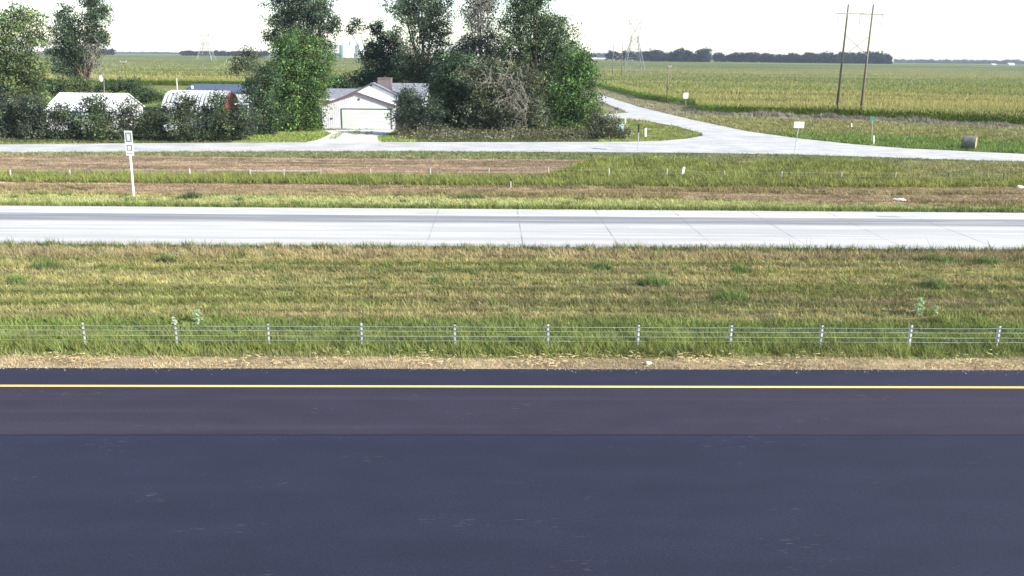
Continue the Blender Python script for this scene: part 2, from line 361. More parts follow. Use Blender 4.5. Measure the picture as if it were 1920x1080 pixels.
        c = scale(c, rng_(noise((4, 4, 1), 4), .3, .7, .84, 1.16)); c = scale(c, rng_(noise((.12, 1.1, 1), 3), .5, .68, 1.0, .78))
        b.inputs['Roughness'].default_value = .95
        bp = N.new('ShaderNodeBump'); bp.inputs['Strength'].default_value = .5; bp.inputs['Distance'].default_value = .05
        L.new(noise((4, 4, 1), 4), bp.inputs['Height']); L.new(bp.outputs[0], b.inputs['Normal'])
    L.new(c, b.inputs['Base Color']); return m
M['asphalt'] = road_mat('fresh_asphalt', 'asphalt'); M['concrete'] = road_mat('worn_concrete', 'concrete'); M['gravel'] = road_mat('pale_gravel', 'gravel')
M['drive'] = mat('driveway_gravel', (.56, .54, .51), .95, noise=((1.3, 1.3, 1), .16), bump=.4)
M['yellow'] = mat('yellow_road_paint', (.76, .54, .16), .7, noise=((9, 30, 1), .16))
M['wpaint'] = mat('white_road_paint', (.82, .82, .82), .6)
def rect(x0, x1, y0, y1): return [(x0, y0), (x1, y0), (x1, y1), (x0, y1)]
sheet('highway_asphalt', rect(-400, 400, AS0, AS1), .05, M['asphalt'], thick=.08)
sheet('yellow_edge_line', rect(-400, 400, 25.60, 25.76), .054, M['yellow'])
sheet('highway_concrete', rect(-500, 500, CN0, CN1), .06, M['concrete'], thick=.1)
sheet('white_edge_line', rect(-500, 500, 56.45, 56.60), .064, M['wpaint'])
d0 = G(85, 425)[0]
lm = MB()
for k in range(-12, 13):
    x0 = d0+k*12.2*1.0; lm.add([(x0, 52.75, .064), (x0+3.6, 52.75, .064), (x0+3.6, 52.88, .064), (x0, 52.88, .064)], [(0, 1, 2, 3)])
lo = lm.build('white_lane_dashes', M['wpaint']); lo['kind'] = 'structure'
M['patch'] = mat('rumble_groove', (.30, .30, .30), .9)
pm = MB()
for (a, b, yc) in ((781, 836, 401.5), (1219, 1275, 403.5)):
    xa = G(a, yc)[0]; xb = G(b, yc)[0]; ym = G((a+b)/2, yc)[1]; n = 12
    for i in range(n):
        x0 = xa+(xb-xa)*i/n; pm.add([(x0, ym-.12, .064), (x0+.08, ym-.12, .064), (x0+.08, ym+.12, .064), (x0, ym+.12, .064)], [(0, 1, 2, 3)])
po = pm.build('rumble_strip_grooves', M['patch']); po['kind'] = 'structure'
sheet('pavement_patch', [G(*p)[:2] for p in [(1640, 406.5), (1680, 406.5), (1697, 410), (1652, 409.5)]], .064, M['patch'])
sheet('frontage_road', front_poly, .02, M['gravel'])
sheet('driveway', drive_poly, .012, M['drive']); sheet('side_lane', lane_poly, .012, M['gravel'])

# ---------------------------------------------------------------- grass
def blades(name, label, pts, hs, cols, wmul=1.0, lean=.45, kind='stuff', cat='grass', parent=None, m=None):
    n = len(pts); a = rng.random(n)*2*math.pi; dist = np.maximum(pts[:, 1], 25)
    wd = .026*(dist/30)**.85*wmul*(.7+.6*rng.random(n)); hs = hs*(.55+.9*rng.random(n))*(.45+1.1*vnoise(pts[:, 0]*2.6, pts[:, 1]*2.6))
    dx = np.cos(a)*wd/2; dy = np.sin(a)*wd/2; l = rng.normal(0, lean, (n, 2))*hs[:, None]; l[:, 0] -= .15*hs
    v = np.zeros((n, 3, 3)); v[:, 0, 0] = pts[:, 0]-dx; v[:, 0, 1] = pts[:, 1]-dy; v[:, 1, 0] = pts[:, 0]+dx; v[:, 1, 1] = pts[:, 1]+dy
    v[:, 2, 0] = pts[:, 0]+l[:, 0]; v[:, 2, 1] = pts[:, 1]+l[:, 1]; v[:, 2, 2] = hs
    v[:, :, 2] += pts[:, 2, None]-.03
    cl = (.55+.9*fbm(pts[:, 0]*2.2*(30/dist)**.5, pts[:, 1]*2.2*(30/dist)**.5))[:, None]; hs = hs; cols = cols*cl
    br = .68+.75*rng.random((n, 1)); hue = rng.normal(0, .10, (n, 1)); dry = (rng.random((n, 1)) < .12)
    c = cols*br*np.concatenate([1+hue, np.ones((n, 1)), 1-hue*.5], 1); c = np.where(dry, c*.5+TAN*.45, c)
    c3 = np.repeat(c[:, None, :], 3, 1); c3[:, 2] *= 1.15
    o = npmesh(name, v.reshape(-1, 3), 3, c3.reshape(-1, 3), m or M['blade'], parent)
    if parent is None: tag(o, label, cat, kind=kind)
    return o
def scatter(y0, y1, dens30, name, label, xlim=None, keep=None, pw=1.35, wmul=1.0):
    N = 0; P = []
    ys = np.linspace(y0, y1, max(2, int((y1-y0)/1.5)+1))
    for a, b in zip(ys[:-1], ys[1:]):
        xa, xb = (-(.66*b+6), .69*b+8) if xlim is None else xlim
        dn = dens30*(30/max(a, 25))**pw; k = int(dn*(b-a)*(xb-xa)); P.append(np.stack([rng.uniform(xa, xb, k), rng.uniform(a, b, k)], 1))
    P = np.concatenate(P); x, y = P[:, 0], P[:, 1]
    ok = ~on_gravel(x, y) & ~inpoly(x, y, corn_poly)
    if keep is not None: ok &= keep(x, y)
    P = P[ok]; x, y = P[:, 0], P[:, 1]; c, h, d = region(x, y)
    s = (rng.random(len(x)) < d) & (vnoise(x*2.3, y*3.1) > .12)
    P, c, h = P[s], c[s], h[s]; x, y = P[:, 0], P[:, 1]
    bz = (fbm(x*.35, y*.5)-.5)*.14; bz = np.where((y < AS1+1.2) | ((y > CN0-1) & (y < CN1+1)) | (y > 84), 0, bz)
    return blades(name, label, np.stack([x, y, bz], 1), h, c, wmul)
scatter(27.45, CN0+.12, 330, 'grass', 'olive and green median grass between the asphalt and the concrete highway')
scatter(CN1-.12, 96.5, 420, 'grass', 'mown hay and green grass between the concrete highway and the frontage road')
scatter(100, 168, 260, 'grass', 'green meadow grass between the curving gravel road and the corn', xlim=(14, 125), wmul=1.1)
scatter(168, 320, 420, 'grass', 'verge grass between the far gravel road and the corn edge', xlim=(27, 47), wmul=1.2)
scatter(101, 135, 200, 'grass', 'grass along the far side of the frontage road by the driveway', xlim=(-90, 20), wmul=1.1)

# dry tumbled stalks at the asphalt edge
k = 5200; xx = rng.uniform(-24, 27, k); yy = 27.5+rng.gamma(2, .32, k); sel = (fbm(xx*.5, yy*.8) > .47) & (yy < 29.2); xx, yy = xx[sel], yy[sel]
n = len(xx); a = rng.random(n)*6.28; ln = rng.uniform(.08, .3, n); zz = rng.uniform(0.02, .16, n)
v = np.zeros((n, 3, 3)); v[:, 0] = np.stack([xx, yy, zz], 1); v[:, 1] = v[:, 0]+np.stack([np.cos(a)*ln, np.sin(a)*ln*.5, rng.normal(0, .06, n)], 1); v[:, 2] = v[:, 0]+np.stack([np.sin(a)*.02, -np.cos(a)*.02, np.full(n, .025)], 1)
v[:, :, 2] = np.maximum(v[:, :, 2], .0)
tag(npmesh('dry_stalks', v.reshape(-1, 3), 3, np.repeat(TAN[None]*1.35*(.6+.7*rng.random((n, 1))), 3, 0), M['blade']), 'tan tumbled dry grass stalks along the asphalt edge', 'dry grass', kind='stuff')

k = 2600; gx_ = rng.uniform(-24, 27, k); gy_ = 27.34-rng.exponential(.07, k)*(.4+1.2*vnoise(gx_*.6, gx_*0)); s_ = rng.uniform(.008, .028, k)
v = np.zeros((k, 3, 3)); a = rng.random(k)*6.28
for i_ in range(3): v[:, i_] = np.stack([gx_+np.cos(a+i_*2.1)*s_, gy_+np.sin(a+i_*2.1)*s_, .053+(i_ == 1)*s_*.8], 1)
tag(npmesh('grit', v.reshape(-1, 3), 3, np.repeat(np.array([[.36, .31, .26]])*(.5+.9*rng.random((k, 1))), 3, 0), M['soilgrit']), 'loose tan grit spilled over the asphalt edge', 'grit', kind='stuff')

# ---------------------------------------------------------------- corn
def corn(name, label, poly, edge, big=(200, 900), nfar=150000, xr=(-900, 900), extra=None):
    V = []; Cc = []
    # dark slab of stalks under the canopy, a couple of metres inside the edge
    def canopy_tris(px_, py_, s, wdt):
        n = len(px_); a = rng.random(n)*6.28; z0 = 1.55+rise(py_); hh = (.5+.5*rng.random(n))*s
        v = np.zeros((n, 3, 3)); v[:, 0] = np.stack([px_-np.cos(a)*wdt, py_-np.sin(a)*wdt, z0], 1); v[:, 1] = np.stack([px_+np.cos(a)*wdt, py_+np.sin(a)*wdt, z0], 1)
        v[:, 2] = np.stack([px_+rng.normal(0, .15, n), py_+rng.normal(0, .15, n), z0+hh], 1)
        bandn = fbm(px_*.004+3, py_*.022); b2 = fbm(px_*.02, py_*.12+9)
        g = np.array([.19, .22, .055]); t = np.array([.42, .36, .14])
        f = sstep((bandn-.38)/.25)[:, None]; c = g*(1-f)+(t*.55+g*.5)*f; c = c*(1-.45*sstep((.45-b2)/.1)[:, None])
        ts = rng.random((n, 1)) < .25; c = np.where(ts, t*.9, c)*(.75+.5*rng.random((n, 1)))
        V.append(v.reshape(-1, 3)); Cc.append(np.repeat(c, 3, 0))
    # edge plants
    E = [np.array(p, float) for p in edge]
    for i in range(len(E)-1):
        a, b = E[i], E[i+1]; L = np.linalg.norm(b-a); t = (b-a)/L; nrm = np.array([-t[1], t[0]])
        for row in range(5):
            k = int(L/.3); s = (np.arange(k)+rng.random(k)*.8)*.3; off = row*.76+.1
            px_ = a[0]+t[0]*s+nrm[0]*off; py_ = a[1]+t[1]*s+nrm[1]*off
            ok = inpoly(px_, py_, poly); px_, py_ = px_[ok], py_[ok]; n = len(px_)
            if not n: continue
            hp = rng.uniform(1.7, 2.5, n)
            for lf in range(9):                       # arching leaves up the stalk
                a_ = rng.random(n)*6.28; z = hp*(.12+.1*lf)*rng.uniform(.9, 1.1, n); ln = rng.uniform(.35, .7, n)*(1 if lf < 7 else .6)
                o = np.stack([px_, py_, z+rise(py_)], 1); dr = np.stack([np.cos(a_)*ln, np.sin(a_)*ln, ln*rng.uniform(.1, .9, n)], 1)
                pr = np.stack([-np.sin(a_)*.07, np.cos(a_)*.07, np.zeros(n)], 1)
                v = np.stack([o-pr, o+pr, o+dr], 1)
                c = np.array([.19, .29, .055])*(.55+.9*rng.random((n, 1)))*(1+.45*(lf > 5)); V.append(v.reshape(-1, 3)); Cc.append(np.repeat(c, 3, 0))  # upper leaves brighter: sunlight on the plant tops put into the leaf colour
            o = np.stack([px_, py_, hp*.85+rise(py_)], 1)
            v = np.stack([o+[-.05, 0, 0], o+[.05, 0, 0], o+np.stack([rng.normal(0, .06, n), rng.normal(0, .06, n), hp*.2], 1)], 1)
            V.append(v.reshape(-1, 3)); Cc.append(np.repeat(np.array([.36, .30, .13])*(.7+.5*rng.random((n, 1))), 3, 0))
    # canopy, thinning with distance
    u = rng.random(nfar); y0, y1 = big; yy = 1/((1-u)/y0+u/y1); fx = np.where(rng.random(nfar) < .9, 1, 2.2); xx = rng.uniform(-.72, .72, nfar)*yy*fx
    ok = inpoly(xx, yy, poly) & (np.abs(xx) < 1700); xx, yy = xx[ok], yy[ok]
    ok2 = vnoise(xx*1.31*1.0, yy*.6) > .2; near = yy < 330; row = np.round(xx/.9)*.9+rng.normal(0, .1, len(xx)); xx = np.where(near & (xx > 30), row, xx)
    canopy_tris(xx[ok2], yy[ok2], 1.0*np.clip(1-(yy[ok2]-300)/2500, .5, 1), .10*(yy[ok2]/170)**.9)
    # the closed mass of leaves beneath: a gridded top just under the tips
    XX = np.concatenate([np.arange(-100, 140, 6.), ]); xs = np.unique(np.concatenate([np.linspace(-1800, -100, 35), XX, np.linspace(140, 1800, 35)]))
    ys = np.unique(np.concatenate([np.arange(60, 360, 4.), np.arange(360, 1500, 40), [1500]]))
    A, B = np.meshgrid(xs[:-1], ys[:-1]); A2, B2 = np.meshgrid(xs[1:], ys[1:]); A, B, A2, B2 = A.ravel(), B.ravel(), A2.ravel(), B2.ravel()
    ok = inpoly(A-1, B-3.2, poly) & inpoly(A2+1, B-3.2, poly) & inpoly(A-1, B2-.5, poly) & inpoly(A2+1, B2-.5, poly)
    A, B, A2, B2 = A[ok], B[ok], A2[ok], B2[ok]; zc = 1.75
    q = np.stack([np.stack([A, B, zc+rise(B)], 1), np.stack([A2, B, zc+rise(B)], 1), np.stack([A2, B2, zc+rise(B2)], 1), np.stack([A, B, zc+rise(B)], 1), np.stack([A2, B2, zc+rise(B2)], 1), np.stack([A, B2, zc+rise(B2)], 1)], 1)
    q = q.reshape(-1, 3); f = sstep((fbm(q[:, 0]*.004+3, q[:, 1]*.022)-.38)/.25)[:, None]
    cc = (np.array([.15, .20, .05])*(1-f)+np.array([.25, .26, .085])*f); V.append(q); Cc.append(cc)
    o = npmesh(name, np.concatenate(V), 3, np.concatenate(Cc), M['corn']); return tag(o, label, 'corn', kind='stuff')
M['corn'] = mat('corn_leaf', (.1, .14, .04), .7, attr=True, noise=((.15, .5, .3), .2), trans=.4, spec=.15)
corn('corn_field', 'tasselling corn field right of the gravel road', corn_poly, [(39.8, 330), (40.2, 230), (43.5, 207), (46.5, 192)][::-1][::-1] and [(39.8, 330), (40.2, 230), (43.5, 207), (46.5, 192), (44.0, 184), (41.5, 170), (52, 165.5), (66, 161.5), (76, 154), (90.7, 144), (130, 118), (150, 108)], (125, 1500), 330000)
corn('corn_field', 'corn field stretching behind the farmyard trees', corn2_poly, [(-330, 290), (-60, 292), (24, 300)], (290, 1500), 150000)

# ---------------------------------------------------------------- foliage
def leafcloud(centres, radii, nclump, nleaf, size, col, droop=0, spread=.45, cvar=.35, top=None):
    """leaf quads clumped over the shells of ellipsoid lobes"""
    V = []; Cc = []
    col = np.array(col)
    for (c, r) in zip(centres, radii):
        c = np.array(c); r = np.array(r); area = (r[0]*r[2]+r[0]*r[1]+r[1]*r[2])/3*12.6
        k = max(4, int(nclump*area)); d = rng.normal(size=(k, 3)); d /= np.linalg.norm(d, axis=1)[:, None]
        rad = 1-.55*rng.random(k)**1.6; rad *= 1+.22*rng.normal(size=k)
        cc = c+d*r*rad[:, None]; cf = np.exp(rng.normal(0, cvar, (k, 1))); ch = rng.normal(0, .08, (k, 1))
        n = k*nleaf; p = np.repeat(cc, nleaf, 0)+rng.normal(0, spread, (n, 3))*[1, 1, .8+droop]
        dd = np.repeat(d, nleaf, 0); nr = rng.normal(size=(n, 3))*.9+dd*.5+[0, 0, .35]; nr /= np.linalg.norm(nr, axis=1)[:, None]
        a = np.cross(nr, rng.normal(size=(n, 3))); a /= np.linalg.norm(a, axis=1)[:, None]; b = np.cross(nr, a)
        s = size*(.6+.8*rng.random((n, 1))); q = np.stack([p-a*s*.75, p-b*s*.38, p+a*s*.75, p+b*s*.38], 1)
        lc = col*np.repeat(cf, nleaf, 0)*np.concatenate([1+np.repeat(ch, nleaf, 0), np.ones((n, 1)), 1-np.repeat(ch, nleaf, 0)], 1)*(.75+.5*rng.random((n, 1)))
        V.append(q.reshape(-1, 3)); Cc.append(np.repeat(lc, 4, 0))
    V = np.concatenate(V); Cc = np.concatenate(Cc); V[:, 2] = np.maximum(V[:, 2], .02+rise(V[:, 1])*0)
    return V, Cc
def limbs(mb, base, lobes, r, seed=0, zfork=.3):
    rr = random.Random(seed); top = max(l[2] for l in lobes); base = Vector(base)
    cen = Vector((sum(l[0] for l in lobes)/len(lobes), sum(l[1] for l in lobes)/len(lobes), 0))
    hz = base.z+(top-base.z)*zfork; fork = base.lerp(Vector((cen.x, cen.y, hz)), .6); fork.z = hz
    mid = base.lerp(fork, .5)+Vector((rr.uniform(-.2, .2), rr.uniform(-.2, .2), 0))
    mb.tube(base, mid, r, r*.82, 8); mb.tube(mid, fork, r*.82, r*.7, 8)
    for l in lobes:
        e = Vector(l); m1 = fork.lerp(e, .5)+Vector((rr.uniform(-.5, .5), rr.uniform(-.4, .4), rr.uniform(0, .6)))
        mb.tube(fork, m1, r*.48, r*.3, 6); mb.tube(m1, e, r*.3, r*.1, 5)
        for _ in range(4):
            t = e+Vector((rr.uniform(-1, 1), rr.uniform(-1, 1), rr.uniform(-.3, 1)))*1.6; mb.tube(m1.lerp(e, rr.uniform(.2, .9)), t, r*.12, r*.03, 4)
def tree(name, label, cat, Yd, base_px, lobes_px, col, r=.3, nclump=.62, nleaf=30, size=.2, group=None, zfork=.3, spread=.42, dead=None, trunk=True, cvar=.48):
    rr = random.Random(len(label)+int(Yd)); ctr = []; rad = []
    for (px, py, rx, ry) in lobes_px:
        yo = Yd+rr.uniform(-.35, .35)*rx/12.; c = W(px, py, yo); m = Yd*1.03/F; ctr.append(c); rad.append((rx*m*1.06, max(rx, ry)*m*.8, ry*m*1.06))
    b = W(base_px, 200, Yd); b = (b[0], Yd, -.1)
    t = thing(name, label, cat, (b[0], b[1], 0), group)
    V, Cc = leafcloud(ctr, rad, nclump*2.0, nleaf, size*1.07, np.array(col)*[1.30, 1.28, 1.35], spread=spread, cvar=cvar); npmesh('crown', V, 4, Cc, M['leaf'], t)
    if trunk:
        mb = MB(); limbs(mb, b, [tuple(c) for c in ctr], r, int(Yd*7+base_px), zfork); mb.build('trunk', M['bark'], t)
    if dead:                                 # bare grey branches: list of px lobes
        mb = MB()
        for (px, py, rx, ry, cnt, dr) in dead:
            m = Yd/F
            c0 = Vector(W(px, py-ry*.6, Yd-1.5))
            for _ in range(cnt):
                a = c0+Vector((rr.gauss(0, .45)*rx*m, rr.uniform(-2.2, .8), rr.gauss(0, .5)*ry*m))
                e = a+Vector((rr.gauss(0, .9), rr.uniform(-.6, .4), -abs(rr.gauss(1.3, .6))*dr+(1-dr)*abs(rr.gauss(1.2, .5)))); mdl = a.lerp(e, .5)+Vector((rr.gauss(0, .25), 0, .25))
                mb.tube(a, mdl, .032, .022, 4, False); mb.tube(mdl, e, .022, .01, 4, False)
                for _ in range(6):
                    s_ = mdl.lerp(e, rr.random()); mb.tube(s_, s_+Vector((rr.gauss(0, .45), rr.gauss(0, .3), rr.gauss(-.35*dr, .4))), .018, .008, 3, False)
        mb.build('dead_branches', M['twig'], t)
    return t
GDK = (.045, .074, .034); GMD = (.058, .092, .032); GBR = (.075, .13, .038); GYL = (.085, .118, .045); GGY = (.095, .108, .075); GBL = (.055, .082, .044)
tree('cottonwood_tree', 'large yellowish-green tree at the far left edge of the photo', 'tree', 130, 15,
     [(5, 50, 42, 32), (50, 35, 30, 20), (68, 72, 17, 20), (12, 100, 40, 35), (52, 118, 26, 28), (5, 145, 40, 35), (40, 160, 32, 25), (10, 195, 45, 28), (60, 185, 30, 20), (70, 150, 16, 20), (-50, 90, 45, 60)], GYL, .5)
tree('cottonwood_tree', 'tall dark tree with a bare silvery fork behind the white shed', 'tree', 155, 165,
     [(172, -5, 20, 22), (182, 25, 22, 20), (168, 45, 20, 18), (122, 35, 22, 22), (112, 65, 20, 18), (145, 75, 30, 22), (183, 72, 16, 18), (115, 100, 24, 18), (160, 105, 26, 16), (130, 130, 26, 16), (190, 70, 14, 10)], GBL, .45,
     nclump=.7, dead=[(180, 120, 14, 35, 40, 1.0)], zfork=.25)
tree('small_tree', 'small open tree standing alone before the corn left of the tall trees', 'tree', 136, 478,
     [(470, 102, 14, 9), (448, 118, 13, 9), (468, 124, 13, 10), (440, 133, 10, 6), (486, 135, 10, 10)], (.075, .085, .045), .18, nclump=.7, zfork=.45)
tree('cottonwood_tree', 'tall dark cottonwood rising behind the bright bushy tree left of the house', 'tree', 150, 570,
     [(535, 8, 30, 26), (580, 5, 36, 24), (525, 42, 24, 18), (565, 42, 32, 22), (605, 32, 24, 20), (622, 50, 16, 12), (512, 68, 18, 12), (585, 68, 26, 18), (545, 78, 26, 18), (610, 90, 16, 14), (560, -35, 45, 30)], GBL, .5, nclump=.7)
tree('bushy_tree', 'bright green bushy tree left of the white garage', 'tree', 122, 560,
     [(545, 82, 24, 22), (540, 112, 32, 25), (590, 108, 30, 24), (555, 145, 38, 28), (598, 142, 26, 25), (522, 140, 24, 24), (600, 175, 14, 16), (578, 85, 22, 18), (525, 170, 30, 28), (568, 185, 32, 28), (548, 215, 34, 28), (588, 218, 16, 22), (520, 215, 26, 30)], GBR, .4, nclump=.72)
tree('spruce_like_tree', 'dark tree with a bare leaning limb behind the house roof', 'tree', 150, 715,
     [(672, 48, 10, 10), (658, 57, 7, 7), (707, 52, 13, 13), (715, 78, 22, 16), (742, 82, 11, 16), (700, 100, 22, 16), (730, 108, 22, 18), (705, 130, 30, 18), (740, 135, 22, 20), (680, 150, 26, 12), (640, 155, 30, 10)], (.04, .065, .036), .32, nclump=.85, spread=.36, zfork=.2)
tree('cottonwood_tree', 'tall thin-leaved cottonwood just right of the chimney', 'tree', 146, 792,
     [(755, 12, 28, 16), (765, 32, 20, 14), (812, 8, 30, 20), (825, 35, 24, 20), (800, 45, 22, 14), (790, 72, 24, 18), (828, 70, 20, 20), (770, 100, 26, 18), (812, 105, 26, 18), (765, 130, 30, 20), (805, 135, 30, 22), (785, -25, 45, 24), (785, 20, 30, 20), (845, 110, 20, 22), (820, 150, 30, 20), (740, 60, 14, 14)], (.07, .10, .052), .42, nclump=.58)
tree('dying_tree', 'greyish half-dead tree between the two tallest crowns', 'tree', 142, 915,
     [(895, 2, 22, 16), (915, 12, 20, 18), (880, 25, 16, 14), (900, 45, 24, 18), (885, 80, 26, 18), (920, 75, 22, 20), (900, 110, 36, 16), (900, -25, 26, 16), (870, 100, 22, 20), (930, 105, 24, 20)], (.08, .088, .07), .38, nclump=.52,
     dead=[(900, 30, 26, 40, 70, .3), (895, 80, 30, 40, 70, .3)])
tree('cottonwood_tree', 'biggest broad crowned tree at the right end of the grove', 'tree', 134, 1000,
     [(975, 0, 30, 22), (1000, 28, 36, 26), (960, 45, 22, 22), (1035, 52, 30, 24), (1055, 78, 26, 22), (1000, 75, 38, 26), (965, 90, 28, 22), (1035, 105, 36, 24), (1075, 105, 22, 18), (990, 125, 36, 24), (1010, -15, 30, 16), (945, 120, 24, 22), (1040, 140, 34, 24), (1000, 165, 36, 26), (1050, 195, 34, 26), (1000, 225, 34, 20)], (.06, .095, .042), .6,
     nclump=.68, dead=[(1010, 120, 40, 30, 12, .6)])
tree('bushy_tree', 'bright leafy tree at the right edge of the grove by the gravel road', 'tree', 124, 1065,
     [(1085, 112, 24, 18), (1098, 135, 20, 20), (1068, 145, 30, 24), (1092, 165, 28, 22), (1055, 180, 32, 26), (1095, 198, 28, 22), (1062, 215, 34, 22), (1105, 222, 20, 14), (1035, 232, 24, 14)], (.065, .115, .034), .35, nclump=.78)
tree('dying_tree', 'weeping grey-green tree with hanging dead branches in the middle of the grove', 'tree', 122, 950,
     [(905, 130, 32, 18), (940, 130, 32, 18), (900, 160, 34, 22), (960, 155, 32, 22), (920, 190, 36, 24), (985, 185, 30, 26), (890, 215, 32, 18), (1005, 215, 30, 20), (960, 215, 34, 24), (945, 175, 36, 26), (990, 150, 30, 24)], (.085, .10, .055), .35, nclump=.7,
     dead=[(965, 195, 28, 50, 80, 1.0), (930, 165, 45, 30, 40, .9)])
tree('bushy_tree', 'dark dense tree in deep shade right of the house', 'tree', 127, 850,
     [(858, 118, 26, 20), (838, 145, 26, 22), (870, 155, 26, 24), (830, 180, 26, 22), (862, 195, 30, 24), (835, 218, 30, 18), (872, 228, 32, 16), (925, 235, 34, 14), (980, 240, 34, 12)], GDK, .3, nclump=.85)
SH = [  # px centre, Y, lobes, colour, label
 (15, 108, [(0, 205, 32, 26), (32, 215, 28, 26), (15, 245, 30, 16)], (.055, .07, .042), 'olive roadside shrub at the left edge of the hedge'),
 (68, 107, [(58, 205, 26, 22), (85, 222, 26, 22), (65, 248, 28, 14)], (.05, .065, .04), 'dull green shrub before the left end of the white shed'),
 (125, 107, [(118, 212, 24, 16), (130, 232, 26, 18), (120, 252, 28, 10)], (.052, .07, .038), 'low shrub under the white shed roof'),
 (178, 106, [(180, 196, 22, 15), (170, 215, 26, 20), (190, 235, 28, 20), (170, 250, 26, 10)], (.055, .08, .035), 'tall shrub hiding the middle of the white shed'),
 (235, 107, [(238, 203, 18, 15), (228, 225, 22, 18), (252, 240, 22, 18), (232, 250, 22, 10)], (.058, .07, .045), 'twiggy shrub behind the roadside marker sign'),
 (290, 107, [(278, 226, 22, 18), (300, 218, 20, 18), (290, 248, 26, 12)], (.05, .07, .035), 'low shrub between the shed and the arched hut'),
 (345, 106, [(350, 190, 16, 12), (345, 208, 26, 16), (335, 228, 28, 20), (352, 246, 26, 12)], (.052, .075, .034), 'shrub covering the middle of the arched hut'),
 (405, 107, [(408, 192, 18, 18), (392, 215, 24, 18), (415, 232, 28, 18), (400, 250, 26, 10)], (.05, .072, .034), 'shrub before the red end of the arched hut'),
 (450, 107, [(440, 212, 20, 16), (462, 228, 24, 22), (445, 248, 28, 12)], (.045, .065, .034), 'dark shrub just left of the bushy tree'),
 (495, 116, [(488, 160, 26, 26), (505, 145, 18, 20), (475, 195, 28, 28), (505, 215, 26, 28), (490, 240, 28, 18)], GDK, 'tall dark shrub against the left side of the bright tree'),
 (768, 116, [(762, 180, 20, 14), (772, 200, 28, 18), (755, 218, 22, 18), (785, 222, 28, 20), (812, 215, 20, 24)], (.042, .06, .035), 'dark shrub covering the right corner of the garage'),
 (1140, 114, [(1122, 222, 18, 14), (1142, 228, 16, 12), (1130, 245, 26, 12), (1160, 250, 16, 8)], (.08, .085, .05), 'low brownish shrub at the right foot of the grove'),
]
for i, (px, Yd, lb, col, lab) in enumerate(SH):
    tree('shrub', lab, 'shrub', Yd, px, lb, col, .07, nclump=.85, nleaf=30, size=.17, group='shrubs along the frontage road', spread=.36, zfork=.15)
BB = [(90, 150, [(75, 165, 30, 12), (105, 162, 24, 10)], GDK, 'dark bush behind the left end of the white shed roof'),
      (150, 150, [(140, 160, 24, 12), (165, 165, 24, 9)], GYL, 'yellowish bush behind the white shed roof'),
      (225, 148, [(205, 162, 22, 10), (238, 158, 22, 10), (262, 172, 22, 10)], GDK, 'dark bush between the white shed and the small pole'),
      (300, 150, [(285, 180, 24, 8), (265, 185, 16, 8)], GMD, 'low green bush behind the gap left of the arched hut'),
      (625, 146, [(612, 160, 22, 12), (640, 158, 20, 8)], GDK, 'dark bush behind the left end of the house roof'),
      (760, 146, [(755, 150, 26, 14), (800, 158, 26, 14), (830, 165, 20, 14)], GMD, 'green bush behind the right end of the house roof')]
for (px, Yd, lb, col, lab) in BB:
    tree('bush', lab, 'bush', Yd, px, lb, col, .08, nclump=.8, nleaf=28, size=.19, group='bushes behind the farm buildings', zfork=.15)
# scrubby undergrowth at the foot of the grove
k = 1100; px = rng.uniform(745, 1185, k); py = 262-rng.random(k)*16-(rng.random(k) < .1)*6; pts = np.array([G(a, b) for a, b in zip(px, py)])
ok = ~on_gravel(pts[:, 0], pts[:, 1]-.4) & (pts[:, 1] > 108.5); pts = pts[ok]
V = []; Cc = []
for p in pts:
    pale = rng.random() < .2; nl = 22; q = p+np.array([0, 0, .12])+rng.normal(0, 1, (nl, 3))*[.35, .25, .20+.45*vnoise(np.array([p[0]*.5]), np.array([p[1]*.5]))[0]]; q[:, 2] = np.abs(q[:, 2])+.03
    a = rng.normal(size=(nl, 3)); a /= np.linalg.norm(a, axis=1)[:, None]; b = np.cross(a, rng.normal(size=(nl, 3))); b /= np.linalg.norm(b, axis=1)[:, None]
    s = .16*(.6+.7*rng.random((nl, 1))); V.append(np.stack([q-a*s*.8, q-b*s*.3, q+a*s*.8, q+b*s*.3], 1).reshape(-1, 3))
    c0 = np.array([.42, .40, .27]) if pale else np.array([.12, .12, .06]); Cc.append(np.repeat(c0*(.6+.7*rng.random((nl, 1))), 4, 0))
tag(npmesh('undergrowth', np.concatenate(V), 4, np.concatenate(Cc), M['leaf']), 'brown and pale weedy undergrowth at the foot of the grove', 'undergrowth', kind='stuff')
# seedy weeds along the edge of the corn
k = 1500; t = rng.random(k); e = np.array([(41, 168), (52, 163), (66, 159), (76, 152), (90.7, 141.5), (120, 122)]); tt = t*5; ii = np.minimum(tt.astype(int), 4); fr = (tt-ii)[:, None]
pt = e[ii]*(1-fr)+e[ii+1]*fr+rng.normal(0, .9, (k, 2)); n2 = 10; q = np.repeat(np.c_[pt, np.zeros(k)], n2, 0)+np.c_[rng.normal(0, .2, (k*n2, 2)), np.zeros(k*n2)]
blades('weeds', 'grey-brown seedy weeds along the edge of the corn', q, np.full(k*n2, .75)*np.repeat(.4+.8*vnoise(pt[:, 0]*.3, pt[:, 1]*.1), n2), np.tile([.22, .20, .16], (k*n2, 1)), 1.1, .25, cat='weeds')

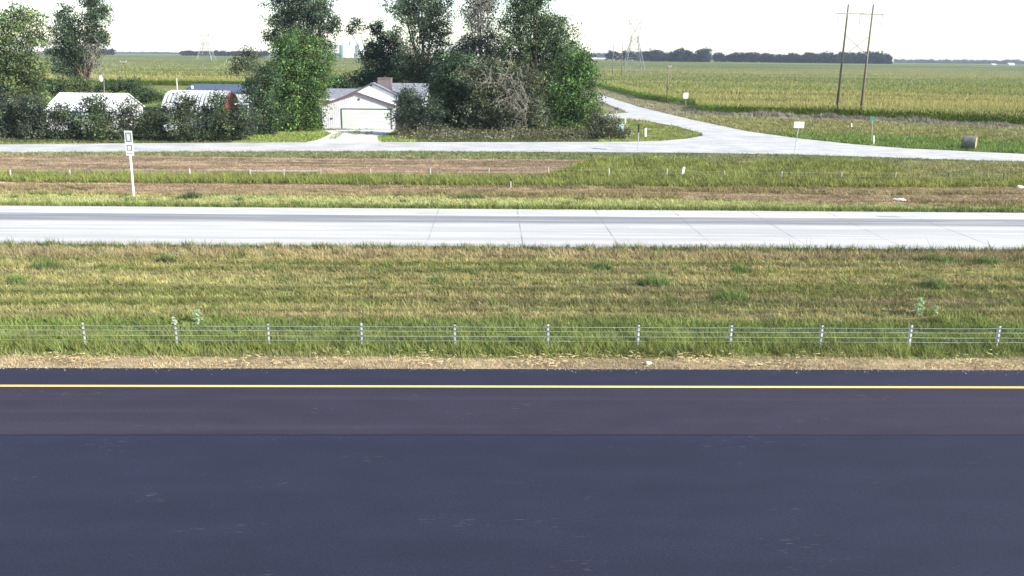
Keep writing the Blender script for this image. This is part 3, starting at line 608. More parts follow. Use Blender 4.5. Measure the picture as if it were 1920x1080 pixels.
# distant belts of trees
def belt(name, label, x0, x1, top, base, Yd, col, seed, dens=.07, leaf=1.1, hv=.35, cat='tree line'):
    ctr = []; rad = []; rr = random.Random(seed); m = Yd/F*1.03; px = x0; nb = 0
    while px < x1:
        f = (px-x0)/(x1-x0); hb = (base[0]*(1-f)+base[1]*f); ht = (top[0]*(1-f)+top[1]*f)
        hh = (hb-ht)*(1+rr.uniform(-hv, hv*.4)); wpx = max(2.2, hh*.36)
        for lv in (.2, .5, .78):
            c = W(px+rr.uniform(-1, 1), hb-hh*lv, Yd+rr.uniform(-10, 10)); ctr.append(c); rad.append((wpx*m*1.15, wpx*m*1.3, hh*.26*m))
        px += wpx*1.1
    V, Cc = leafcloud(ctr, rad, dens, 26, leaf, col, spread=leaf*1.0, cvar=.22)
    V = V[:]; o = npmesh(name, V, 4, Cc, M['leaf']); return tag(o, label, cat, kind='stuff')
belt('shelterbelt', 'dark belt of trees behind the right lattice tower', 1140, 1323, (97, 94), (110, 117.5), 1400, (.016, .034, .042), 1)
belt('shelterbelt', 'long dark belt of trees behind the near twin-pole pylon', 1343, 1668, (101, 100), (114, 121.5), 1450, (.016, .034, .042), 2)
belt('shelterbelt', 'dark belt of trees on the horizon behind the left lattice tower', 340, 500, (96.5, 97), (102, 104), 1700, (.016, .034, .042), 3, leaf=1.3)
belt('tree_clump', 'small far clump of trees behind the silvery forked tree', 90, 214, (93, 93), (104, 104), 1500, (.03, .05, .03), 4, leaf=1.2, cat='trees')
belt('far_tree_line', 'faint hazy tree line on the far left horizon', -60, 700, (96.5, 101), (99.5, 105), 4200, (.05, .075, .05), 5, dens=.02, leaf=2.6)
belt('far_tree_line', 'faint hazy tree line on the far right horizon', 1680, 1990, (112.5, 114.5), (118.5, 121), 3400, (.05, .075, .05), 6, dens=.025, leaf=2.2)
belt('far_tree_line', 'faint tree line on the horizon beyond the grove', 1060, 1150, (100, 101), (106, 107), 3400, (.05, .075, .05), 8, dens=.025, leaf=2.2)
belt('far_tree_line', 'faint tree line seen between the two dark belts', 1318, 1350, (105, 105), (112, 112), 3400, (.05, .075, .05), 9, dens=.025, leaf=2.2)

# ---------------------------------------------------------------- cable barrier
YB = 29.75
cb = thing('cable_barrier', 'four-cable highway barrier on white steel posts along the median grass', 'barrier', (0, YB, 0))
pxs = [158, 331, 504, 678, 853, 1027, 1195, 1367, 1535, 1700, 1863]
bx = [G(p, 650)[0] for p in pxs]; st = (bx[-1]-bx[0])/10
bx = [bx[0]-st*3, bx[0]-st*2, bx[0]-st]+bx+[bx[-1]+st, bx[-1]+st*2, bx[-1]+st*3]
CZ = [.80, .63, .43, .25]
for i, x in enumerate(bx):
    j = random.Random(i).uniform(-.015, .015)
    j *= 1.6; hp_ = .90+random.Random(i+50).uniform(-.03, .03)
    mb = MB().prism([(x-.02, YB-.03, 0), (x+.045, YB-.03, 0), (x+.045, YB-.02, 0), (x+.0, YB-.02, 0), (x-.03, YB+.05, 0), (x-.06, YB+.05, 0)], (j, 0, hp_))
    p = mb.build('post', M['post'], cb)
    for z in CZ[:3]: MB().box(x-.052+j, x+.052+j, YB-.048, YB-.032, z-.022, z+.022).build('clip', M['black'], p)
    MB().box(x-.036+j, x+.036+j, YB-.024, YB+.024, .902, .93).build('cap', M['black'], p)
for z in CZ:
    mb = MB(); pts = [(bx[0]-8, YB-.062, z)]+[(x, YB-.062, z) for x in bx]+[(bx[-1]+8, YB-.062, z)]
    for a, b in zip(pts[:-1], pts[1:]):
        m_ = ((a[0]+b[0])/2, a[1], z-.012); mb.tube(a, m_, 0.009, None, 6, False); mb.tube(m_, b, 0.009, None, 6, False)
    mb.build('cable', M['cable'], cb)

# ---------------------------------------------------------------- field fence
wf = thing('wire_fence', 'low wire fence on thin grey wooden posts through the tall grass strip', 'fence', (0, 75, 0))
fpx = [(20, 334, 318), (132, 333, 318), (357, 332, 316), (470, 332, 317), (533, 332, 317), (602, 332, 317), (695, 331, 316), (807, 331, 316), (916, 330, 315), (1028, 330, 315), (1141, 333, 316), (1250, 333, 316), (1358, 334, 320), (1465, 335, 321), (1576, 337, 322), (1677, 339, 322), (1777, 341, 322), (1880, 344, 324)]
FP = []
for (px, yb, yt) in fpx:
    g = G(px, yb); t = W(px, yt, g[1]); FP.append((g, t[2]))
    MB().tube((g[0], g[1], -.1), (g[0]+random.Random(px).uniform(-.05, .05), g[1], t[2]), .085, .075, 7).build('post', M['wood'] if px < 1700 else M['polewood'], wf)
for i in (3, 4):
    (g, z), (g2, z2) = FP[i], FP[i+1]; MB().tube((g[0], g[1]-.02, z-.18), (g2[0], g2[1]-.02, z2-.18), .05, .05, 6).build('rail', M['wood'], wf)
for f in (.45, .85):
    mb = MB()
    for (g, z), (g2, z2) in zip(FP[:-1], FP[1:]): mb.tube((g[0], g[1]-.07, z*f), (g2[0], g2[1]-.07, z2*f), .006, None, 3, False)
    mb.build('wire', M['galvdull'], wf)

# ---------------------------------------------------------------- markers, signs
def lean_post(px, yb, yt, r, m, name='post', parent=None, dx=0):
    g = G(px, yb); t = W(px+dx, yt, g[1]); return g, t
g = G(251, 368); Ys = g[1]
sg = thing('marker_sign', 'tall white roadside sign with two outlined panels on a white post', 'sign', (g[0], Ys, 0))
t = W(240, 245, Ys); ax = Vector(t)-Vector((g[0], Ys, 0)); L_ = ax.length; an = ax.normalized(); ri = Vector((an.z, 0, -an.x))
def sp_(u, v, d=0): q = Vector((g[0], Ys, 0))+an*v+ri*u; return (q.x, Ys+d, q.z)
MB().prism([sp_(-.06, -.1), sp_(.06, -.1), sp_(.06, L_*.985), sp_(-.06, L_*.985)], (0, .07, 0)).build('post', M['white'], sg)
pw = .29; z1 = L_; z0_ = L_*.625; zm = L_*.80
MB().prism([sp_(-pw, zm+.02, -.03), sp_(pw, zm+.02, -.03), sp_(pw, z1, -.03), sp_(-pw, z1, -.03)], (0, .025, 0)).build('panel', M['sidewhite'], sg)
MB().prism([sp_(-pw, z0_, -.03), sp_(pw, z0_, -.03), sp_(pw, zm, -.03), sp_(-pw, zm, -.03)], (0, .025, 0)).build('panel', M['sidewhite'], sg)
def frame_(mb, u0_, u1_, v0_, v1_, t_):
    for (a, b, c, d) in ((u0_, u1_, v0_, v0_+t_), (u0_, u1_, v1_-t_, v1_), (u0_, u0_+t_, v0_+t_, v1_-t_), (u1_-t_, u1_, v0_+t_, v1_-t_)):
        mb.prism([sp_(a, c, -.036), sp_(b, c, -.036), sp_(b, d, -.036), sp_(a, d, -.036)], (0, .005, 0))
mb = MB(); frame_(mb, -.21, .21, zm+.15, z1-.14, .055)
for i in range(20):
    a0 = 2*math.pi*i/20; a1 = 2*math.pi*(i+1)/20; cv = (zm+.15+z1-.14)/2; rv = (z1-zm-.29)/2-.045; ru = .165
    mb.prism([sp_(ru*math.cos(a0), cv+rv*math.sin(a0), -.037), sp_(ru*math.cos(a1), cv+rv*math.sin(a1), -.037), sp_((ru-.03)*math.cos(a1), cv+(rv-.03)*math.sin(a1), -.037), sp_((ru-.03)*math.cos(a0), cv+(rv-.03)*math.sin(a0), -.037)], (0, .006, 0))
frame_(mb, -.19, .19, z0_+.38, zm-.08, .055)
for (a, b, c, d) in ((-.22, .22, z0_+.13, z0_+.17), (.0, .03, z0_+.23, z0_+.30)):
    mb.prism([sp_(a, c, -.036), sp_(b, c, -.036), sp_(b, d, -.036), sp_(a, d, -.036)], (0, .005, 0))
mb.build('sign_marking', M['signmark'], sg)

def sign(name, label, px, yb, yt, panel, mpanel, post_m, dx=0, pr=.04, edge=False):
    g = G(px, yb); t = W(px+dx, yt, g[1]); o = thing(name, label, 'sign', (g[0], g[1], 0))
    MB().tube((g[0], g[1], -.1), (t[0], g[1], t[2]), pr, pr, 6).build('post', post_m, o)
    x0, y0, x1, y1 = panel; a = W(x0, y0, g[1]); b = W(x1, y1, g[1])
    if edge: MB().box(t[0]-.05, t[0]+.05, g[1]-.42, g[1]+.42, b[2], a[2]).build('panel', mpanel, o)
    else: MB().box(a[0], b[0], g[1]-pr-.03, g[1]-pr-.005, b[2], a[2]).build('panel', mpanel, o)
    return o
sign('road_sign', 'grey sign seen from behind on a leaning thin post at the road junction', 1489, 289, 227, (1489, 228, 1507, 240), M['signback'], M['galvdull'], 10, .045)
sign('road_sign', 'dark narrow sign seen edge-on by the left edge of the junction', 1196, 284, 232, (1194, 232, 1201, 248), M['frame'], M['galvdull'], 2, .045, True)
sign('road_sign', 'white rectangular sign at the corn edge near the single pole', 1286, 202, 174, (1282, 174, 1290, 184.5), M['white'], M['galvdull'], 0, .045)
sg2 = sign('street_sign', 'small green street name sign on a thin post by the gravel road', 1634.5, 270, 219, (1631, 220, 1641, 225.5), M['signgreen'], M['galvdull'], 2, .03)
def marker(label, px, yb, yt, wpx, m, dx=0, name='marker_post', cat='marker post'):
    g = G(px, yb); t = W(px+dx, yt, g[1]); w_ = wpx*g[1]/F/2
    mb = MB().prism([(g[0]-w_, g[1], 0), (g[0]+w_, g[1], 0), (t[0]+w_, g[1], t[2]-w_*.6), (t[0]+w_*.5, g[1], t[2]), (t[0]-w_*.5, g[1], t[2]), (t[0]-w_, g[1], t[2]-w_*.6)], (0, w_*.9, 0))
    return tag(mb.build(name, m), label, cat)
marker('white marker post leaning right in the tall grass beside the wire fence', 1279, 332, 313, 4.5, M['white'], 4)
marker('short white marker post on the grass wedge of the junction', 1211, 256, 240, 3.6, M['white'])
marker('thin pale marker stake just below the green street sign', 1639, 271, 254, 2, M['white'])
marker('tiny white stake before the corn left of the twin-pole pylon', 1540, 221, 213, 2, M['white'])
marker('tiny pale stake in the meadow between the pylon and the road', 1597, 240, 231, 2, M['white'])
marker('white-topped stake on the wooden post by the utility box', 1173, 233, 221, 2.4, M['white'], 0)
marker('dark short wooden post at the left end of the scrub by the junction', 1136, 247, 231, 3, M['polewood'], 0, 'wooden_post', 'post')
marker('dark wooden post just left of the pale utility box', 1152, 247, 222, 3, M['polewood'], 0, 'wooden_post', 'post')
marker('dark wooden post just right of the pale utility box', 1169.5, 246, 222, 2.6, M['polewood'], 0, 'wooden_post', 'post')
marker('pale thin stake at the hay strip near the photo centre', 958, 352, 340, 1.6, M['galv'])
g = G(1163, 250); mb = MB(); a = W(1156, 233, g[1]); b = W(1169, 250, g[1])
ub = thing('utility_box', 'pale blue-green utility box standing between the wooden posts', 'utility box', (g[0], g[1], 0))
MB().box(a[0], b[0], g[1], g[1]+.7, 0, a[2]-.12).build('cabinet', M['utility'], ub)
MB().prism([(a[0]-.05, g[1]-.05, a[2]-.117), (a[0]-.05, g[1]+.75, a[2]-.117), (a[0]-.05, g[1]+.7, a[2]), (a[0]-.05, g[1]+.05, a[2]-.02)], (b[0]-a[0]+.1, 0, 0)).build('lid', M['utility'], ub)
MB().box(a[0]+.3, b[0]-.3, g[1]-.02, g[1]-.003, .55, .85).build('plate', M['frame'], ub)
g = G(1155, 228); t = W(1155.5, 206, g[1]); mbx = thing('mailbox', 'dark mailbox on a pale post beside the side lane', 'mailbox', (g[0], g[1], 0))
MB().box(g[0]-.09, g[0]+.09, g[1]-.09, g[1]+.09, 0, t[2]).build('post', M['wood'], mbx)
mb = MB(); ar = [(-.22, 0), (.22, 0), (.22, .2)]+[(.22*math.cos(k_*math.pi/6), .2+.22*math.sin(k_*math.pi/6)) for k_ in range(1, 6)]+[(-.22, .2)]
mb.prism([(g[0]-.32, g[1]+u, t[2]+.003+v_) for u, v_ in ar], (.64, 0, 0)); mb.build('box', M['frame'], mbx)

# ---------------------------------------------------------------- twin-pole pylons
def hframe(label, legs, top_y, arm, arm_y, brace, Yd=None):
    gs = [G(px, yb) for (px, yb, tx) in legs]
    ts = [W(legs[i][2], top_y, gs[i][1]) for i in range(2)]
    o = thing('twin_pole_pylon', label, 'pylon', ((gs[0][0]+gs[1][0])/2, gs[0][1], 0), 'twin-pole wooden pylons')
    for gg, tt in zip(gs, ts): MB().tube((gg[0], gg[1], -.2), (tt[0], gg[1], tt[2]), .24, .15, 10).build('pole', M['polewood'], o, True)
    Ym = (gs[0][1]+gs[1][1])/2; a = Vector(W(arm[0], arm_y, gs[0][1])); b = Vector(W(arm[1], arm_y+1, gs[1][1])); a.y = b.y = Ym-.28
    MB().tube(a, b, .11, .11, 6).build('crossarm', M['wood'], o)
    def on(i, y): f = (legs[i][1]-y)/(legs[i][1]-top_y); return Vector((gs[i][0]+(ts[i][0]-gs[i][0])*f, gs[i][1], (ts[i][2])*f))
    for (y0, y1, s) in ((brace[0], brace[1], 0), (brace[1], brace[0], .12)):
        p = on(0, y0); q = on(1, y1); MB().tube((p.x, p.y-.24-s, p.z), (q.x, q.y-.24-s, q.z), .05, .05, 5).build('brace', M['wood'], o)
    m = (b-a).length
    for f in (.02, .5, .98):
        p = a.lerp(b, f); mb = MB()
        for k_ in range(10): mb.tube((p.x, p.y, p.z-.15-k_*.2), (p.x, p.y, p.z-.27-k_*.2), .11, .05, 6)
        mb.tube((p.x, p.y, p.z-.1), (p.x, p.y, p.z-2.3), .03, .03, 4); mb.tube((p.x-.1, p.y, p.z-2.32), (p.x+.7, p.y, p.z-2.36), .05, .04, 5)
        mb.build('insulator', M['galvdull'], o)
    return o, ts
hp, hts = hframe('near twin-pole wooden pylon standing at the edge of the corn on the right', [(1567, 220, 1591), (1612, 222, 1638)], 8, (1564, 1661), 25.5, (65, 103))
p = W(1597, 17, 160); mb = MB()
for i in range(12):
    a0, a1 = [2*math.pi*(i+k_)/12 for k_ in (0, 1)]; mb.tube((p[0]+.3*math.cos(a0), 160, p[2]+.3*math.sin(a0)), (p[0]+.3*math.cos(a1), 160, p[2]+.3*math.sin(a1)), .05, .05, 4)
mb.tube((p[0]-.3, 160, p[2]), (hts[0][0], 162.3, p[2]+.2), .04, .04, 4); mb.build('ring', M['galvdull'], hp)
hframe('far twin-pole wooden pylon beside the right lattice tower', [(1148, 146, 1150.5), (1165, 146, 1167.5)], 81, (1141, 1176), 89.5, (100, 113))

# ---------------------------------------------------------------- lattice towers
def lattice(label, px, yb, yt, wb, Yd, thick=.12):
    b = W(px, yb, Yd); t = W(px+.8, yt, Yd); zb = float(rise(Yd)); Ht = t[2]-zb; hw = wb/2*Yd/F; x0 = b[0]
    o = thing('lattice_tower', label, 'pylon', (x0, Yd, zb), 'steel lattice towers')
    mb = MB()
    lv = [(0, 1.0), (.14, .86), (.28, .70), (.42, .52), (.55, .36), (.62, .34)]
    def ring(f, s): return [Vector((x0+sx*hw*s, Yd+sy*hw*s, zb+Ht*f)) for sx, sy in ((-1, -1), (1, -1), (1, 1), (-1, 1))]
    rs = [ring(f, s) for f, s in lv]
    for A, B in zip(rs[:-1], rs[1:]):
        for i in range(4):
            mb.tube(A[i], B[i], thick, thick, 4, False); mb.tube(A[i], B[(i+1) % 4], thick*.5, None, 3, False); mb.tube(A[(i+1) % 4], B[i], thick*.5, None, 3, False); mb.tube(B[i], B[(i+1) % 4], thick*.5, None, 3, False)
    mb.build('body', M['lattice'], o)
    # V-shaped head: two arms opening up from the waist, closed by a bridge
    hd = MB(); w0 = ring(.62, .34); L1 = Ht*.38; hx = hw*.62
    for s in (-1, 1):
        tip = Vector((x0+s*hx, Yd, zb+Ht*.90)); pk = Vector((x0+s*hx*.8, Yd, zb+Ht)); ot = Vector((x0+s*hx*1.5, Yd, zb+Ht*.86))
        for q in w0: hd.tube(q, tip, thick*.7, None, 3, False)
        hd.tube(w0[0].lerp(tip, .5), w0[1].lerp(tip, .5), thick*.5, None, 3, False)
        hd.tube(tip, pk, thick*.7, None, 3, False); hd.tube(tip, ot, thick*.6, None, 3, False); hd.tube(pk, ot, thick*.5, None, 3, False)
        hd.tube(pk, Vector((x0, Yd, zb+Ht*.88)), thick*.5, None, 3, False)
    hd.tube((x0-hx, Yd, zb+Ht*.90), (x0+hx, Yd, zb+Ht*.90), thick*.7, None, 3, False); hd.tube((x0-hx, Yd, zb+Ht*.84), (x0+hx, Yd, zb+Ht*.84), thick*.6, None, 3, False)
    for i in range(6):
        a = x0-hx+2*hx*i/6; hd.tube((a, Yd, zb+Ht*(.84 if i % 2 else .90)), (a+2*hx/6, Yd, zb+Ht*(.90 if i % 2 else .84)), thick*.5, None, 3, False)
    hd.build('head', M['lattice'], o)
lattice('tall pale lattice tower behind the far twin-pole pylon', 1187, 137, 26, 38, 600, .21)
lattice('faint pale lattice tower in the left corn field', 388, 122, 57, 28, 960, .28)

# ---------------------------------------------------------------- single poles
def pole(label, px, yb, yt, Yd, r=.14, arm=None, dx=0, m='polewood', g_=None):
    g = W(px, yb, Yd); t = W(px+dx, yt, Yd); o = thing('utility_pole', label, 'utility pole', (g[0], Yd, 0), 'single wooden utility poles')
    MB().tube((g[0], Yd, -.2), (t[0], Yd, t[2]), r, r*.7, 8).build('pole', M[m], o, True)
    if arm:
        a = W(px+dx-arm[0], yt+arm[2], Yd-.2); b = W(px+dx+arm[1], yt+arm[2], Yd-.2)
        mb = MB().box(a[0], b[0], Yd-.35, Yd-r-.003, a[2]-.1, a[2]+.1)
        for f in (.04, .96): x_ = a[0]+(b[0]-a[0])*f; mb.tube((x_, Yd-.27, a[2]+.08), (x_, Yd-.27, a[2]+.38), .08, .05, 6)
        mb.build('crossarm', M['wood'], o)
    return o, t
o, t = pole('single wooden pole at the corn edge left of the white sign', 1250, 192, 121, 206, .17, (1.5, 5, 4), 4)
mb = MB().tube((t[0]-.05, 205.6, t[2]*.36), (t[0]-.05, 205.6, t[2]*.42), .2, .2, 8).build('switch_box', M['frame'], o)
pole('thin pole with a pale crossarm standing before the left corn field', 233, 200, 115, 190, .11, (6, 6, 1), -2)
pole('short wooden pole rising in front of the arched hut roof', 334, 215, 146, 119, .12, None, -3, 'wood')
o, t = pole('yard light pole with a white globe by the forked tree', 195, 205, 133, 135, .08, None, -1)
mb = MB(); c = W(189, 147, 134.8)
for i in range(6):
    for k_ in range(1): pass
zs = [(-.48, .08), (-.4, .24), (-.15, .3), (.15, .26), (.38, .16), (.45, .05)]
for (za, ra), (zb_, rb) in zip(zs[:-1], zs[1:]): mb.tube((c[0], c[1], c[2]+za), (c[0], c[1], c[2]+zb_), ra, rb, 10)
mb.build('lamp_globe', M['lampglass'], o, True)
MB().tube((c[0], c[1], c[2]+.42), (t[0], 135, c[2]+.6), .04, .04, 5).build('lamp_arm', M['galvdull'], o)

# ---------------------------------------------------------------- farm buildings
def gable_x(o, x0, x1, yf_, yb_, ez, rz, wallm, roofm, ov=.25, wall='wall', roof='roof', th=.12):
    ym = (yf_+yb_)/2
    mb = MB().prism([(x0, yf_, -.05), (x0, yb_, -.05), (x0, yb_, ez), (x0, ym, rz), (x0, yf_, ez)], (x1-x0, 0, 0)); w_ = mb.build(wall, wallm, o)
    sl = (rz-ez)/(ym-yf_); mb = MB()
    mb.prism([(x0-ov, yf_-ov, ez-ov*sl+.01), (x0-ov, ym, rz+.01), (x0-ov, yb_+ov, ez-ov*sl+.01), (x0-ov, yb_+ov, ez-ov*sl+th), (x0-ov, ym, rz+th), (x0-ov, yf_-ov, ez-ov*sl+th)], (x1-x0+2*ov, 0, 0))
    r_ = mb.build(roof, roofm, o); return w_, r_
# long white shed
Y0 = 118; A = W(84, 204, Y0); B = W(212, 204, Y0); rz = W(150, 174, Y0+5)[2]
sh = thing('shed', 'long white metal shed with a pale gabled roof behind the hedge', 'shed', ((A[0]+B[0])/2, Y0, 0))
gable_x(sh, A[0], B[0], Y0, Y0+10, A[2]-.2, rz-.12, M['sidewhite'], M['white'])
MB().box(A[0]+1, B[0]-.5, Y0-.05, Y0-.004, A[2]-1.0, A[2]-.7).build('trim', mat('teal_trim', (.12, .3, .27), .6), sh)
mb = MB()
for i in range(16): x_ = A[0]-.2+(B[0]-A[0]+.4)*i/16; sl_ = (rz-A[2])/5; mb.prism([(x_, Y0-.24, A[2]-.2-.24*sl_+.125), (x_+.05, Y0-.24, A[2]-.2-.24*sl_+.125), (x_+.05, Y0+4.95, rz+.002), (x_, Y0+4.95, rz+.002)], (0, 0, .03))
mb.build('roof_seam', M['white'], sh)
# arched hut
Y0 = 121; R1 = 4.9; yc = Y0+R1; xa = W(303, 200, Y0+1.5)[0]; xb = W(420, 200, Y0+1.5)[0]; zt = W(370, 169, yc)[2]
hut = thing('arched_hut', 'white ribbed arched metal hut with a red end wall', 'hut', ((xa+xb)/2, yc, 0))
mb = MB(); nr = 15; seg = 16
for i in range(nr*2):
    x_0 = xa+(xb-xa)*i/(nr*2); x_1 = xa+(xb-xa)*(i+1)/(nr*2); rr_ = 1.0 if i % 2 else .90
    ring0 = [(x_0, yc-R1*rr_*math.cos(math.pi*k_/seg), zt*rr_*math.sin(math.pi*k_/seg)**.8) for k_ in range(seg+1)]
    mb.prism(ring0, (x_1-x_0, 0, 0))
mb.build('shell', M['hutm'], hut)
ring0 = [(xb+.02, yc-R1*.94*math.cos(math.pi*k_/seg), zt*.94*math.sin(math.pi*k_/seg)**.8) for k_ in range(seg+1)]
MB().prism(ring0, (.12, 0, 0)).build('end_wall', M['red'], hut)
x_0 = W(303, 210, Y0-2)[0]; x_1 = W(338, 210, Y0-2)[0]; zt2 = W(320, 196, Y0-2)[2]
ann = MB().prism([(x_0, Y0-2, 0), (x_1, Y0-2, 0), (x_1, Y0-2, zt2-.3), (x_0, Y0-2, zt2)], (0, 3.2, 0)).build('annex', M['sidewhite'], hut)
for (pa, pb, qa, qb) in ((304.5, 312, 198, 202), (306, 314, 207.5, 211.5)):
    a = W(pa, qa, Y0-2); b = W(pb, qb, Y0-2); MB().box(a[0], b[0], Y0-2.03, Y0-2.004, b[2], a[2]).build('window', M['glassdark'], ann)
# blue roofed building
Y0 = 146; a = W(345, 172, Y0); b = W(478, 172, Y0); rz = W(400, 157.5, Y0+5)[2]
bl = thing('barn', 'low building with a dull blue metal roof behind the arched hut', 'barn', ((a[0]+b[0])/2, Y0, 0))
gable_x(bl, a[0], b[0], Y0, Y0+10, a[2], rz-.12, M['sidewhite'], M['bluemetal'])
c = W(360, 165, Y0+2); MB().tube((c[0], Y0+2, a[2]), (c[0], Y0+2, c[2]+.35), .35, .2, 8).build('roof_vent', M['white'], bl)
# dark outbuilding with white trim
Y0 = 115; a = W(442, 196, Y0); b = W(476, 225, Y0)
ds = thing('outbuilding', 'small dark outbuilding with white roof edge half hidden in shrubs', 'outbuilding', ((a[0]+b[0])/2, Y0, 0))
MB().box(a[0], b[0], Y0, Y0+3, -.05, a[2]).build('wall', M['frame'], ds)
MB().box(a[0]-.1, a[0]+1.6, Y0-.1, Y0+3.1, a[2]+.003, a[2]+.14).build('roof', M['white'], ds)
a2 = W(466, 198, Y0); b2 = W(464, 216, Y0); MB().tube((a2[0], Y0-.08, a2[2]), (b2[0], Y0-.08, b2[2]), .07, .07, 4).build('trim', M['white'], ds)

# house with garage wing
ho = thing('house', 'white farmhouse with garage wing, grey shingle roof and brown chimney', 'house', (W(672, 240, 126)[0], 126, 0))
YG = 125.6
def g_(px, py, Y=YG): v_ = W(px, py, Y); return v_
L0 = g_(603, 196); Rr = g_(739, 197); PK = g_(671, 172.5); ez = (L0[2]+Rr[2])/2; xL, xR, xP, zp = L0[0], Rr[0], PK[0], PK[2]
YB2 = 134.0
gw = MB().prism([(xL, YG, -.05), (xR, YG, -.05), (xR, YG, ez), (xP, YG, zp-.1), (xL, YG, ez)], (0, YB2-YG, 0)).build('garage_wall', M['sidewhite'], ho)
mb = MB(); nb = 34
da = g_(641, 205); db = g_(733, 240.5)
for i in range(1, nb):
    x_ = xL+(xR-xL)*i/nb; zt_ = ez+(zp-ez)*(1-abs(x_-xP)/((xR-xL)/2))-.25; z0s = 0.05
    if da[0]-.2 < x_ < db[0]+.2: z0s = da[2]+.2
    if zt_ > z0s: mb.box(x_-.022, x_+.022, YG-.03, YG-.002, z0s, zt_)
mb.build('batten', M['sidewhite'], gw)
def gab_roof_y(name, x0, xp, x1, e, z, y0, y1, m, ov=.3, th=.1, parent=ho):
    s0 = (z-e)/(xp-x0); s1 = (z-e)/(x1-xp)
    return MB().prism([(x0-ov, y0, e-ov*s0), (xp, y0, z), (x1+ov, y0, e-ov*s1), (x1+ov, y0, e-ov*s1+th), (xp, y0, z+th), (x0-ov, y0, e-ov*s0+th)], (0, y1-y0, 0)).build(name, m, parent)
gr = gab_roof_y('garage_roof', xL, xP, xR, ez+.01, zp-.08, YG-.3, YB2, M['white'])
gab_roof_y('trim', xL, xP, xR, ez-.13, zp-.22, YG-.345, YG-.303, M['trim'], .32, .24, gr)
door = MB()
zs = np.linspace(0.03, da[2], 6)
for a_, b_ in zip(zs[:-1], zs[1:]): door.box(da[0], db[0], YG-.05, YG-.004, a_+.008, b_-.008)
dr = door.build('garage_door', M['door'], ho)
fr = MB(); t_ = .14; fr.box(da[0]-t_, da[0]-.003, YG-.08, YG-.004, .02, da[2]+t_).box(db[0]+.003, db[0]+t_, YG-.08, YG-.004, .02, da[2]+t_).box(da[0]-.002, db[0]+.002, YG-.08, YG-.004, da[2]+.003, da[2]+t_)
fr.build('door_frame', M['frame'], dr)
v1 = g_(673, 186); MB().tube((v1[0], YG-.12, v1[2]), (v1[0], YG-.004, v1[2]), .14, .17, 8).build('wall_lamp', M['frame'], gw)
v1 = g_(622, 222); MB().box(v1[0]-.12, v1[0]+.12, YG-.12, YG-.004, v1[2]-.1, v1[2]+.1).build('meter_box', M['frame'], gw)
# cross gable behind the garage
Y2 = 129.0; l2 = g_(636, 184, Y2); p2 = g_(698, 154.5, Y2); x2R = p2[0]+(p2[0]-l2[0]); s2 = (p2[2]-l2[2])/(p2[0]-l2[0])
cg = MB().prism([(l2[0], Y2, 1), (x2R-1.2, Y2, 1), (x2R-1.2, Y2, l2[2]+1.2*s2-.15), (p2[0], Y2, p2[2]-.15), (l2[0], Y2, l2[2]-.15)], (0, 8, 0)).build('cross_gable_wall', M['sidewhite'], ho)
cr = gab_roof_y('cross_gable_roof', l2[0], p2[0], x2R, l2[2]-.13, p2[2]-.13, Y2-.25, Y2+8, M['shingle'])
gab_roof_y('trim', l2[0], p2[0], x2R, l2[2]-.25, p2[2]-.25, Y2-.29, Y2-.252, mat('dark_blue_trim', (.07, .065, .10), .7), .3, .22, cr)
a = g_(693, 153.5, Y2); b = g_(698, 161.5, Y2); MB().box(a[0], b[0], Y2-.05, Y2-.004, b[2], a[2]-.4).build('vent', M['glassdark'], cg)
# main body
a = g_(593, 184, 133); b = g_(797, 181, 133); rzl = g_(620, 166, 137.5)[2]; rzr = g_(760, 156, 137.5)[2]
gable_x(ho, a[0], xP-.5, 133, 142, a[2], rzl-.1, M['sidewhite'], M['shingle'], .3)
gable_x(ho, xP+.5, b[0], 132.6, 142.4, b[2], rzr-.1, M['sidewhite'], M['shingle'], .3)
MB().box(a[0]-.3, xL+2.2, 132.55, 132.68, a[2]-.28, a[2]-.07).build('gutter', M['white'], ho)
MB().box(xR-1, b[0]+.3, 132.15, 132.28, b[2]-.32, b[2]-.10).build('gutter', M['white'], ho)
for (px0, px1) in ((783, 790),):
    q = g_(px0, 190, 132.6); q2 = g_(px1, 205, 132.6); wn = MB().box(q[0], q2[0], 132.5, 132.597, q2[2], q[2]).build('window', M['glassdark'], ho)
    MB().box(q[0]-.1, q[0]-.003, 132.48, 132.597, q2[2]-.1, q[2]+.1).box(q2[0]+.003, q2[0]+.1, 132.48, 132.597, q2[2]-.1, q[2]+.1).build('frame', M['white'], wn)
a = g_(708, 147.5, 131); b = g_(733, 176, 131)
ch = MB().box(a[0], b[0], 131, 133.2, 1.5, a[2]).build('chimney', M['brick'], ho)
MB().box(a[0]-.08, b[0]+.08, 130.92, 133.28, a[2]+.003, a[2]+.13).build('cap', M['brick'], ch)
MB().box(xL-.1, xR+.1, YG-1.2, YG-.06, -.02, .03).build('apron', mat('apron_concrete', (.42, .41, .40), .9), ho)

